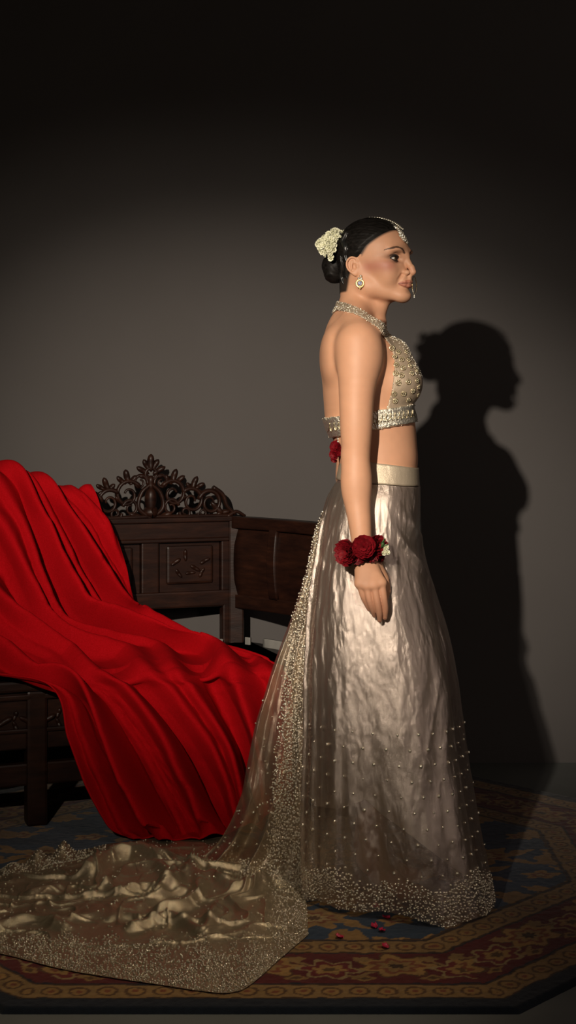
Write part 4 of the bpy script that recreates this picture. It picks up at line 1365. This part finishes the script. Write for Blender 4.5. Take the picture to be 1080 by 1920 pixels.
# far half of the spray
for k in range(22):
    px, py = rs.uniform(610, 638), rs.uniform(444, 474)
    put('blossom', bl[k % 3], M['white_flower'], gj, P(px, py, Y0 + 0.03 + rs.uniform(0, 0.02)), Vector((-0.4, 0.7, 0.4)) + Vector(rs.normal(0, 0.3, 3)), rs.uniform(0.7, 1.0), rs.uniform(0, 6))

# ------------------------------------------------------------------ jewellery
def crystal_disc(acc, c, nrm, r, n=8, dome=0.5):
    R = frame(nrm)
    g = lambda x, y, z: np.array(Vector(c) + R @ Vector((x, y, z)))
    an = np.linspace(0, 2 * np.pi, 16, endpoint=False)
    acc.tube([g(r * math.cos(a), r * math.sin(a), 0) for a in an], r * 0.16, n=6, closed=True)
    for k in range(n): acc.ball(g(r * 0.68 * math.cos(k * 2 * math.pi / n), r * 0.68 * math.sin(k * 2 * math.pi / n), r * 0.1), r * 0.26, 7, 5)
    acc.ball(g(0, 0, r * 0.1), r * 0.36, 8, 6)

tk = empty('forehead_ornament', H(95, 0, 70)); tk.parent = person; tk.matrix_parent_inverse = parent_world(person).inverted()
acc = Acc()
line = spline([H(6, 0, 112.5), H(30, 0, 110.5), H(50, 0, 105), H(67, 0, 97.5), H(80, 0, 89), H(92, 0, 78)], 34)
acc.tube(line, 0.0014, n=6)
for k, q in enumerate(line):
    o = HR[:, 1] * 0.0026 * (1 if k % 2 else -1)
    acc.ball(q + o, 0.0023, 7, 5)
link('ornament_chain', acc.mesh('ornament_chain'), M['crystal'], tk, smooth=False)
acc = Acc()
for (yy, zz, r) in ((-1, 88, 0.0065), (-4, 78, 0.0085), (-6, 66, 0.0100), (-6, 53, 0.0105), (3, 46, 0.0065), (-14, 58, 0.0060)):
    o_ = Vector(H(190, yy, zz)); l, nr, i_, d_ = BODY_BVH.ray_cast(o_, Vector(-HR[:, 0]))
    if l is None: continue
    crystal_disc(acc, l + nr * 0.004, nr, r)
link('ornament_pendant', acc.mesh('ornament_pendant'), M['crystal'], tk, smooth=False)

er = empty('earring', P(675, 524, 3.47)); er.parent = person; er.matrix_parent_inverse = parent_world(person).inverted()
tag(er, 'round gold earring with a blue white stone')
lobe, ln = hit(674.5, 517)
Ye = lobe.y - 0.007
acc = Acc()
for q in ((676.5, 517.5), (673, 522), (677.5, 522.5)): acc.ball(P(q[0], q[1], Ye), 0.0036, 8, 6)
link('stud', acc.mesh('stud'), M['crystal'], er, smooth=False)
acc = Acc(); c = P(675, 531.5, Ye - 0.002); nv_ = Vector((-0.1, -1, 0.1)); R = frame(nv_)
an = np.linspace(0, 2 * np.pi, 20, endpoint=False)
acc.tube([np.array(c + R @ Vector((0.0092 * math.cos(a), 0.0092 * math.sin(a), 0))) for a in an], 0.0024, n=8, closed=True)
for k in range(10): acc.ball(np.array(c + R @ Vector((0.0072 * math.cos(k * .628), 0.0072 * math.sin(k * .628), 0.0016))), 0.0019, 6, 5)
acc.ball(np.array(c + R @ Vector((0, -0.0118, 0))), 0.0022, 8, 6)
link('gold_rim', acc.mesh('gold_rim'), M['gold'], er)
acc = Acc(); acc.ball(np.array(c), 0.0064, 14, 9, (1, 0.5, 1))
link('stone', acc.mesh('stone'), M['blue_stone'], er)

nr_ = empty('nose_ring', H(115, 12, -45)); nr_.parent = person; nr_.matrix_parent_inverse = parent_world(person).inverted()
acc = Acc(); a0 = np.linspace(0, 2 * np.pi, 40, endpoint=False)
ctr = P(776.8, 535, 3.516); e1 = np.array([0.33, 0.944, 0]); rg = 0.0215
acc.tube([np.array(ctr) + rg * (math.cos(a) * 0.95 * e1 + math.sin(a) * np.array([0, 0, 1.0])) for a in a0], 0.00095, n=7, closed=True)
link('hoop', acc.mesh('hoop'), M['gold'], nr_)
acc = Acc()
for a in np.linspace(-2.5, -0.2, 13): acc.ball(np.array(ctr) + rg * (math.cos(a) * 0.95 * e1 + math.sin(a) * np.array([0, 0, 1.0])), 0.0016, 6, 5)
for dz, r in ((0.0, 0.0022), (0.004, 0.0018), (0.0078, 0.0028)): acc.ball(np.array(ctr) + np.array([0, 0, -rg - dz]), r, 7, 5)
link('hoop_beads', acc.mesh('hoop_beads'), M['crystal'], nr_, smooth=False)

# ------------------------------------------------------------------ nails
acc = Acc()
for (px, py, Y, r) in ((722, 1156, 3.3475, .0052), (712, 1161.5, 3.3475, .0052), (702.5, 1152, 3.3525, .0048), (692.5, 1141, 3.3535, .0042)):
    acc.ball(P(px, py, Y), r, 10, 7, (0.85, 0.62, 1.35))
link('nails', acc.mesh('nails'), M['nail'], body)

# ------------------------------------------------------------------ red flowers on the wrist and at the back
rose_m = [blossom_mesh('red_rose', 0.030, 12, 7, 40 + i, 0.24, 0.7) for i in range(2)]
cs = empty('wrist_corsage', P(680, 1030, 3.35)); cs.parent = person; cs.matrix_parent_inverse = parent_world(person).inverted()
tag(cs, 'red flowers tied round the wrist')
for k, (px, py, Y, n_, sc) in enumerate(((655, 1036, 3.322, (-0.65, -0.75, 0.0), 1.2), (683, 1027, 3.305, (-0.1, -1, 0.25), 1.05), (705, 1024, 3.325, (0.55, -0.8, 0.3), 0.95), (697, 1040, 3.315, (0.3, -0.9, -0.5), 0.62), (671, 1044, 3.312, (-0.2, -0.9, -0.5), 0.62),
                                       (712, 1042, 3.345, (0.9, -0.3, -0.2), 0.55), (655, 1030, 3.372, (-0.8, 0.6, 0), 0.8), (702, 1030, 3.378, (0.6, 0.7, 0), 0.7))):
    put('red_rose', rose_m[k % 2], M['rose'], cs, P(px, py, Y), n_, sc, k * 1.3)
for k, (px, py) in enumerate(((722, 1030), (719, 1037), (726, 1036), (724, 1026))):
    put('white_blossom', bl[k % 3], M['white_flower'], cs, P(px, py, 3.308), (0.5, -0.8, 0.2), 0.72, k)
acc = Acc()
for (x0, y0, x1, y1) in ((714, 1020, 722, 1010), (717, 1026, 728, 1020), (715, 1028, 719, 1014)):
    acc.tube(spline([P(x0, y0, 3.312), P((x0 + x1) / 2 + 1, (y0 + y1) / 2, 3.306), P(x1, y1, 3.31)], 8), 0.0042 * np.sqrt(np.sin(np.linspace(0.1, 3.04, 8))), n=6, flat=0.3)
link('corsage_leaf', acc.mesh('corsage_leaf'), M['leaf'], cs)
bt = empty('back_tie', P(632, 825, 3.52)); bt.parent = person; bt.matrix_parent_inverse = parent_world(person).inverted()
tag(bt, 'red flower tassel hanging from the blouse back')
rose_s = blossom_mesh('red_rose', 0.018, 7, 5, 77, 0.12, 0.8)
for k, (px, py, Y, n_, sc) in enumerate(((630, 838, 3.500, (-0.4, -0.9, 0.2), 0.95), (628, 852, 3.505, (-0.5, -0.8, -0.1), 0.85), (638, 846, 3.495, (0.2, -1, 0), 0.8), (627, 861, 3.51, (-0.4, -0.6, -0.6), 0.55), (636, 832, 3.50, (0, -0.8, 0.6), 0.7))):
    put('red_rose', rose_s, M['rose'], bt, P(px, py, Y), n_, sc, k * 1.1)
acc = Acc(); acc.tube(spline([P(629, 806, 3.49), P(633, 818, 3.495), P(634, 836, 3.50)], 10), 0.0016, n=6)
for q in ((633, 818), (634, 823), (634, 828)): acc.ball(P(q[0], q[1], 3.494), 0.0032, 8, 6)
link('tie_cord', acc.mesh('tie_cord'), M['crystal'], bt)

# ------------------------------------------------------------------ skirt
SK = np.array([  # py, left px, right px, half depth near, half depth far, drift of the centre towards the camera, swing of the right side towards it
    [903, 630, 787, .124, .124, 0, 0], [930, 616, 786.5, .142, .142, 0, 0], [960, 607, 785.5, .153, .153, 0, 0], [990, 601, 783, .158, .158, 0, 0], [1015, 597, 785.5, .160, .160, .002, 0],
    [1040, 594, 793, .160, .162, .004, .004], [1070, 587, 802, .160, .165, .006, .006], [1115, 580, 816, .160, .17, .010, .01], [1165, 574, 831, .160, .175, .014, .015], [1215, 571.5, 843, .162, .18, .018, .02], [1265, 570, 852, .164, .185, .021, .025],
    [1330, 569, 860, .166, .19, .025, .03], [1390, 568, 867, .168, .19, .028, .037], [1440, 566, 874, .170, .19, .031, .043], [1500, 564, 884, .172, .19, .035, .05], [1550, 563, 894, .172, .19, .038, .056], [1600, 562, 905, .172, .19, .040, .062], [1650, 564, 915, .170, .19, .042, .068], [1700, 566, 924, .168, .19, .044, .072]])

def skirt_grid(nu, nv, py0, py1, shrink=0.0, folds=1.0, py_end=None):
    th = np.linspace(0, 2 * np.pi, nu, endpoint=False)[None, :]
    t = np.linspace(0, 1, nv)[:, None]
    # the hem meets the rug everywhere: each column ends at its own height
    c, s = np.cos(th), np.sin(th)                       # c=1 right (front of her), s=-1 towards the camera
    z_top = Z0(py0 + 6.5 * c * 1.0)
    if py_end is None: z_end = 0.022 + 0.008 * np.sin(3 * th + 1) + 0.006 * np.sin(7 * th)
    else: z_end = py_end(th)
    z = z_top + (z_end - z_top) * t
    py = HORIZON + (CAM_H - z) * S0
    L, R, bn, bf, dr, sw = (interp_smooth(py, SK[:, 0], SK[:, i]) for i in range(1, 7))
    Yc = Y0 - dr - sw * c
    xl = (L - 540) / F_PX * (Y0 - dr + sw); xr = (R - 540) / F_PX * (Y0 - dr - sw)
    cx, a = (xl + xr) / 2, (xr - xl) / 2
    b = np.where(s < 0, bn, bf)
    e = 2 / 2.25
    shr = shrink * sstep(900, 1150, py) + (0.004 if shrink else 0.0)
    X = cx + (a - shr) * np.sign(c) * np.abs(c) ** e
    Yv = Yc + (b - shr) * np.sign(s) * np.abs(s) ** e
    G = np.stack([X, Yv, z + 0 * X], -1)
    down = sstep(0.0, 1.0, (py - 905) / 800)
    f = 0.60 * np.sin(5 * th + 2.0 - 0.6 * t) + 0.42 * np.sin(9 * th + 0.8 + 0.5 * np.sin(3 * t)) + 0.10 * np.sin(17 * th + 2.0 * t) + 0.05 * np.sin(31 * th + 1.1)
    back = sstep(-0.1, -0.8, c)                         # gathers at the back
    f = f + back * 0.55 * vnoise(th * 9.5, z * 0.9 + 4, 79)
    d = folds * (0.002 + 0.0115 * down) * f
    # crumpled tissue: sharp little creases, mostly diagonal at the hip and vertical lower down
    u = th * 0.17
    cr = np.abs(fbm(u * 34 + z * 5, z * 8, 71, 4)); cr2 = np.abs(fbm(u * 16 - z * 4, z * 2.8 + 3, 75, 3))
    d = d + folds * (0.0016 * (0.5 - cr * 1.6) + 0.0036 * (0.4 - cr2 * 1.4)) * sstep(905, 960, py)
    hipfold = np.exp(-((py - 985 - 60 * (th - 5.6)) / 16) ** 2) * np.exp(-((th - 5.75) / 0.40) ** 2) + 0.8 * np.exp(-((py - 1030 - 110 * (th - 5.5)) / 14) ** 2) * np.exp(-((th - 5.6) / 0.4) ** 2)
    d = d + folds * 0.015 * hipfold
    d = d + folds * 0.010 * np.exp(-((th - (math.pi + 0.30 + 0.05 * np.sin(3 * t))) / 0.030) ** 2) * sstep(915, 1000, py)      # overlapped edge of the front panel
    nx, ny = c / (a + 1e-3), s / (b + 1e-3); nn = np.sqrt(nx ** 2 + ny ** 2)
    G[..., 0] += d * nx / nn; G[..., 1] += d * ny / nn
    # arms and hands hang clear of it
    return G, py

sk = empty('skirt', (float(X0(745)), Y0, 0.02)); sk.parent = person; sk.matrix_parent_inverse = parent_world(person).inverted()
nu, nv = 560, 420
SKG, SKpy = skirt_grid(nu, nv, 905, 1700)
SKV, SKQ = SKG.reshape(-1, 3), grid_faces(nu, nv, wrap=True)
link('skirt_panel', mesh_np('skirt_panel', SKV, SKQ), M['tissue'], sk)
def lin_end(th):  # slanting hem shaped to imitate the shadow edge low on the skirt
    c = np.cos(th)
    px = 740 + 165 * c
    py = np.where(np.sin(th) < 0, np.interp(px, [560, 640, 700, 730, 890, 905], [1500, 1490, 1465, 1490, 1608, 1615]), 1560)
    return Z0(py)
LG, _ = skirt_grid(300, 160, 905, 1700, 0.016, 0.5, lin_end)
link('skirt_lining', mesh_np('skirt_lining', LG.reshape(-1, 3), grid_faces(300, 160, wrap=True)), M['lining'], sk)
# waistband
wb = Acc(); nth = 120
th = np.linspace(0, 2 * np.pi, nth, endpoint=False); c, s = np.cos(th), np.sin(th)
rows = []
for f in (0, 0, 0.1, 0.5, 0.9, 1, 1):
    py = (867 + 37 * f) + (10 - 4 * f) * c
    L_, R_ = 638 - 8 * f, 785 + 1 * f
    a = (R_ - L_) / 2 / S0; b = 0.114 + 0.010 * f
    rows.append(np.stack([X0((L_ + R_) / 2) + a * np.sign(c) * np.abs(c) ** .9, Y0 + b * np.sign(s) * np.abs(s) ** .9, Z0(py)], -1))
rows[0] = rows[0] * 1.0; cen = rows[0].mean(0)
for k in (0, -1): rows[k] = rows[k] + (np.array([cen[0], Y0, 0]) - rows[k]) * np.array([0.04, 0.04, 0])
wb.add(np.vstack(rows), grid_faces(nth, len(rows), wrap=True))
link('waistband', wb.mesh('waistband'), M['satin'], sk)
# stones: a dense band along the hem, a sparse grid above it
def w_hem(c, n):
    px, py = to_px(c); z = c[:, 2]
    return sstep(0.115, 0.085, z + 0.014 * np.sin(c[:, 0] * 40)) * (0.25 + 0.75 * (fbm(c[:, 0] * 22 + c[:, 1] * 9, z * 26, 55, 2) > -0.12)) + 1e-9
p, n = thin_out(*scatter(SKV, SKQ, w_hem, 9000, 21), 0.0068)
rad = p - np.array([X0(745), Y0 - .04, 0]); n = np.where(((n[:, :2] * rad[:, :2]).sum(1) > 0)[:, None], n, -n)
stuff('hem_crystals', gems_mesh('hem_crystals', p + n * 0.0008, n, 0.0029, 3, 0.45), M['crystal'], sk)
pp, nn_ = [], []
GN = normals_of(SKG)
for r, pyr in enumerate(np.arange(1345, 1625, 27.0)):
    for k in range(26):
        thk = (k + 0.5 * (r % 2)) / 26 * 2 * np.pi
        i = int(thk / (2 * np.pi) * nu) % nu; j = int(np.argmin(np.abs(SKpy[:, i] - pyr)))
        q, nq = SKG[j, i], GN[j, i]
        if nq @ (q - np.array([X0(745), Y0, q[2]])) < 0: nq = -nq
        pp.append(q + nq * 0.001); nn_.append(nq)
stuff('skirt_crystals', gems_mesh('skirt_crystals', pp, nn_, 0.0043, 4, 0.3), M['crystal'], sk)

# ------------------------------------------------------------------ train: a panel falling from the back waist, then spread over the rug
tr = empty('train', P(470, 1640, 3.66)); tr.parent = person; tr.matrix_parent_inverse = parent_world(person).inverted()
tag(tr, 'gold train with crystal border spread over the rug')
TR = np.array([  # py, left px, right px, depth left, depth right
    [905, 629, 645, 3.56, 3.53], [930, 614, 640, 3.58, 3.55], [960, 604, 634, 3.60, 3.57], [1000, 589, 625, 3.62, 3.58], [1060, 577, 615, 3.635, 3.585], [1110, 562, 606, 3.645, 3.585], [1150, 549, 600, 3.65, 3.585], [1200, 530, 596, 3.66, 3.585],
    [1255, 510, 594, 3.665, 3.585], [1305, 495, 593, 3.67, 3.585], [1350, 481, 592, 3.675, 3.585], [1400, 470, 591, 3.68, 3.585], [1440, 462, 590, 3.69, 3.585], [1480, 455, 589, 3.70, 3.585], [1510, 445, 588, 3.715, 3.585], [1545, 430, 587, 3.735, 3.59],
    [1580, 408, 586, 3.76, 3.595], [1610, 378, 586, 3.775, 3.60], [1632, 360, 585, 3.765, 3.60], [1648, 366, 584, 3.68, 3.60]])
def panel_grid(nu, nv):
    t = np.linspace(0, 1, nv); k = t * (len(TR) - 1)
    row = np.stack([np.interp(k, np.arange(len(TR)), TR[:, i]) for i in range(5)], -1)
    row = np.stack([spline(TR[:, [i]], nv)[:, 0] for i in range(5)], -1)
    u = np.linspace(0, 1, nu)[None, :]; v = t[:, None]
    px = row[:, 1:2] + (row[:, 2:3] - row[:, 1:2]) * u
    Y = row[:, 3:4] + (row[:, 4:5] - row[:, 3:4]) * u
    py = row[:, 0:1] + 0 * u
    py = py + np.interp(row[:, 0:1], [1500, 1650], [0, 12]) * u
    wide = (row[:, 2:3] - row[:, 1:2]) / 200
    # one side rolls forward in a long fold; smaller ripples beside it
    Y = Y - wide * (0.050 * np.exp(-((u - 0.10 - 0.03 * np.sin(v * 9)) / 0.09) ** 2) + 0.030 * np.exp(-((u - 0.42 - 0.04 * np.sin(v * 7 + 1)) / 0.11) ** 2) + 0.012 * np.sin(u * 26 + 3 * v)) + 0.010 * wide * fbm(u * 9, v * 13, 88, 3)
    G = np.stack([(px - 540) / F_PX * Y, Y, CAM_H - (py - HORIZON) / F_PX * Y], -1)
    fl = 0.016
    G[..., 2] = np.where(G[..., 2] < fl, fl, G[..., 2])
    return G
nu2, nv2 = 150, 420
PG = panel_grid(nu2, nv2); PQ = grid_faces(nu2, nv2); PV = PG.reshape(-1, 3)
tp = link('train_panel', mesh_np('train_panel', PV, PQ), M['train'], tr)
def w_strip(c, n):
    px, py = to_px(c)
    lo = np.interp(py, [930, 985, 1060, 1110, 1200, 1300, 1400, 1500, 1600, 1650], [604, 588, 572, 562, 540, 530, 518, 510, 500, 495])
    on = sstep(-6, 10, px - lo) * (py > 960)
    bottom = sstep(1605, 1635, py) * 1.0
    return np.maximum(on, bottom) + 0.012 * (py > 1250) + 1e-9
p, n = thin_out(*scatter(PV, PQ, w_strip, 9000, 31), 0.0070)
n = np.where((n[:, 1] > 0)[:, None], -n, n)
stuff('strip_crystals', gems_mesh('strip_crystals', p + n * 0.001, n, 0.0031, 6, 0.45), M['crystal'], tr)

# --- the part on the floor
REAR = np.array([(-260, 1668), (-120, 1655), (0, 1641), (60, 1628), (110, 1615), (170, 1600), (240, 1588), (330, 1578), (420, 1568), (480, 1585), (530, 1625), (572, 1655)], float)
FRONT = np.array([(-300, 1755), (-140, 1776), (0, 1800), (60, 1815), (120, 1830), (200, 1844), (300, 1859), (380, 1871), (430, 1874), (468, 1860), (525, 1810), (578, 1764)], float)
def floor_grid(nu, nv):
    R_ = spline(REAR, nu); F_ = spline(FRONT, nu)
    A = np.array([floor_at(*q) for q in R_]); B = np.array([floor_at(*q) for q in F_])
    u = np.linspace(0, 1, nu)[None, :]; v = np.linspace(0, 1, nv)[:, None]
    G = A[None] * (1 - v[..., None]) + B[None] * v[..., None]
    x, y = G[..., 0], G[..., 1]
    # rumpled silk: warped ridges, deep in the middle and lying flat towards the border
    wx = x + 0.10 * fbm(x * 4.5, y * 4.5, 91, 3); wy = y + 0.10 * fbm(x * 4.5 + 40, y * 4.5, 92, 3)
    rid = lambda q, k: np.clip(1 - np.abs(q) * k, 0, 1) ** 1.6
    r1 = rid(vnoise(wx * 5.0, wy * 11, 95), 3.2); r2 = rid(vnoise(wx * 11 + 9, wy * 15, 96), 3.6)
    r3 = vnoise(wx * 3.0 + 3, wy * 4.2 + 5, 97)
    r4 = rid(vnoise(wx * 19 + 3, wy * 26, 99), 4.0)
    px = 540 + F_PX * x / y; py = HORIZON + F_PX * CAM_H / y
    mid = np.exp(-(((px - 330) / 270) ** 2 + ((py - 1670) / 95) ** 2) ** 1.4)
    flat = sstep(0.02, 0.22, v) * sstep(0, 0.38, 1 - v) * sstep(0, 0.10, 1 - u)
    z = 0.014 + flat * (0.013 * r1 + 0.008 * r2 + 0.0030 * r4 + 0.012 * sstep(-0.6, 0.8, r3)) * (0.5 + 0.9 * mid)
    z = z + 0.0030 * flat * fbm(x * 22, y * 22, 98, 3) + 0.0016 * sstep(0, 0.05, 1 - v) * (1 + np.sin(x * 60))
    # long rolled folds seen in the photograph
    def roll(pts, h, w):
        q = np.array([floor_at(*p_)[:2] for p_ in pts]); q = spline(q, 24)
        fl = np.stack([x.ravel(), y.ravel()], -1); best = np.full(len(fl), 9.0)
        for i in range(len(q) - 1):
            a, b = q[i], q[i + 1]; ab = b - a
            tt = np.clip(((fl - a) @ ab) / (ab @ ab + 1e-12), 0, 1)
            best = np.minimum(best, np.linalg.norm(fl - a - tt[:, None] * ab, axis=1))
        return h * np.exp(-(best.reshape(x.shape) / w) ** 2)
    z = z + roll([(170, 1660), (200, 1640), (250, 1628), (300, 1645)], 0.036, 0.028) + roll([(195, 1690), (225, 1700), (270, 1690), (330, 1695)], 0.022, 0.018)
    z = z + roll([(360, 1650), (375, 1690), (350, 1720), (300, 1730)], 0.024, 0.020) + roll([(400, 1670), (440, 1690), (490, 1680)], 0.024, 0.022) + roll([(250, 1760), (320, 1745), (380, 1770), (400, 1735)], 0.020, 0.016) + roll([(300, 1660), (330, 1680), (300, 1705)], 0.020, 0.016)
    z = z + roll([(-20, 1760), (60, 1745), (120, 1760)], 0.018, 0.022) + roll([(60, 1690), (110, 1680)], 0.016, 0.020)
    # two peaks of the border standing up at the back
    for (qx, qy, h) in ((70, 1628, 0.032), (118, 1616, 0.036), (20, 1645, 0.016)):
        c0 = floor_at(qx, qy); z = z + h * np.exp(-(((x - c0.x) / 0.020) ** 2 + ((y - c0.y - 0.01) / 0.035) ** 2))
    G[..., 2] = z
    return G
nu3, nv3 = 460, 330
FG = floor_grid(nu3, nv3); FQ = grid_faces(nu3, nv3); FV = FG.reshape(-1, 3)
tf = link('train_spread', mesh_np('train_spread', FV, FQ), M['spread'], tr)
UU, VV = np.meshgrid(np.linspace(0, 1, nu3), np.linspace(0, 1, nv3))
uc = UU.ravel()[FQ].mean(1); vc = VV.ravel()[FQ].mean(1)
def w_floor(c, n):
    front = sstep(0.74, 0.84, vc + 0.03 * np.sin(uc * 70)); right = sstep(0.86, 0.92, uc) * (vc > 0.1); rear = sstep(0.16, 0.08, vc) * sstep(0.52, 0.44, uc)
    tex = 0.3 + 0.7 * (fbm(c[:, 0] * 24, c[:, 1] * 26, 57, 2) > -0.15)
    return np.maximum(np.maximum(front, right), rear) * tex + 0.022
p, n = thin_out(*scatter(FV, FQ, w_floor, 9000, 41), 0.0064)
n = np.where((n[:, 2] < 0)[:, None], -n, n)
stuff('train_crystals', gems_mesh('train_crystals', p + n * 0.0008, n, 0.0026, 8, 0.5), M['crystal'], tr)

# ------------------------------------------------------------------ loose petals on the rug
def petal_mesh(seed):
    rs = np.random.RandomState(seed); nu_, nv_ = 7, 7
    u = np.linspace(-1, 1, nu_)[None, :]; v = np.linspace(0, 1, nv_)[:, None]
    w = 0.011 * np.sin(np.clip(v * 2.5 + 0.25, 0, np.pi)) ** 0.7
    X = u * w; Yp = (v - 0.5) * 0.026 + 0 * u; Z = 0.0055 * u ** 2 + 0.006 * (v - 0.45) ** 2 * 3 + 0.0012 * np.sin(u * 4 + rs.uniform(0, 6)) + 0.001
    return mesh_np('rose_petal', np.stack([X + 0 * v, Yp, Z], -1).reshape(-1, 3), grid_faces(nu_, nv_))
PET = [(705, 1708, 0.6, 'small crimson petal on the rug just under the skirt hem, furthest back'), (724, 1729, 1.9, 'small dark petal lying on the navy field below the hem, between two brighter petals'),
       (701, 1745, 0.2, 'crimson petal beside another on the navy field, left of the touching two'), (715, 1753, 2.6, 'crimson petal with a pale curled edge, right of the touching two'),
       (636, 1765, 1.1, 'bright pink red petal by the tan guard stripe, nearest the train'), (722, 1783, 0.4, 'dull red petal lying on the tan guard stripe, nearest the camera')]
for k, (px, py, a, lab) in enumerate(PET):
    o = link('rose_petal', petal_mesh(k), M['petal']); o.scale = (0.72, 0.72, 0.72)
    q = floor_at(px, py); o.location = (q.x, q.y - 0.012, 0.0125); o.rotation_euler = (0.15, 0.1 * (k % 3 - 1), a)
    so = o.modifiers.new('thickness', 'SOLIDIFY'); so.thickness = 0.0006
    tag(o, lab, 'petal', 'fallen rose petals')
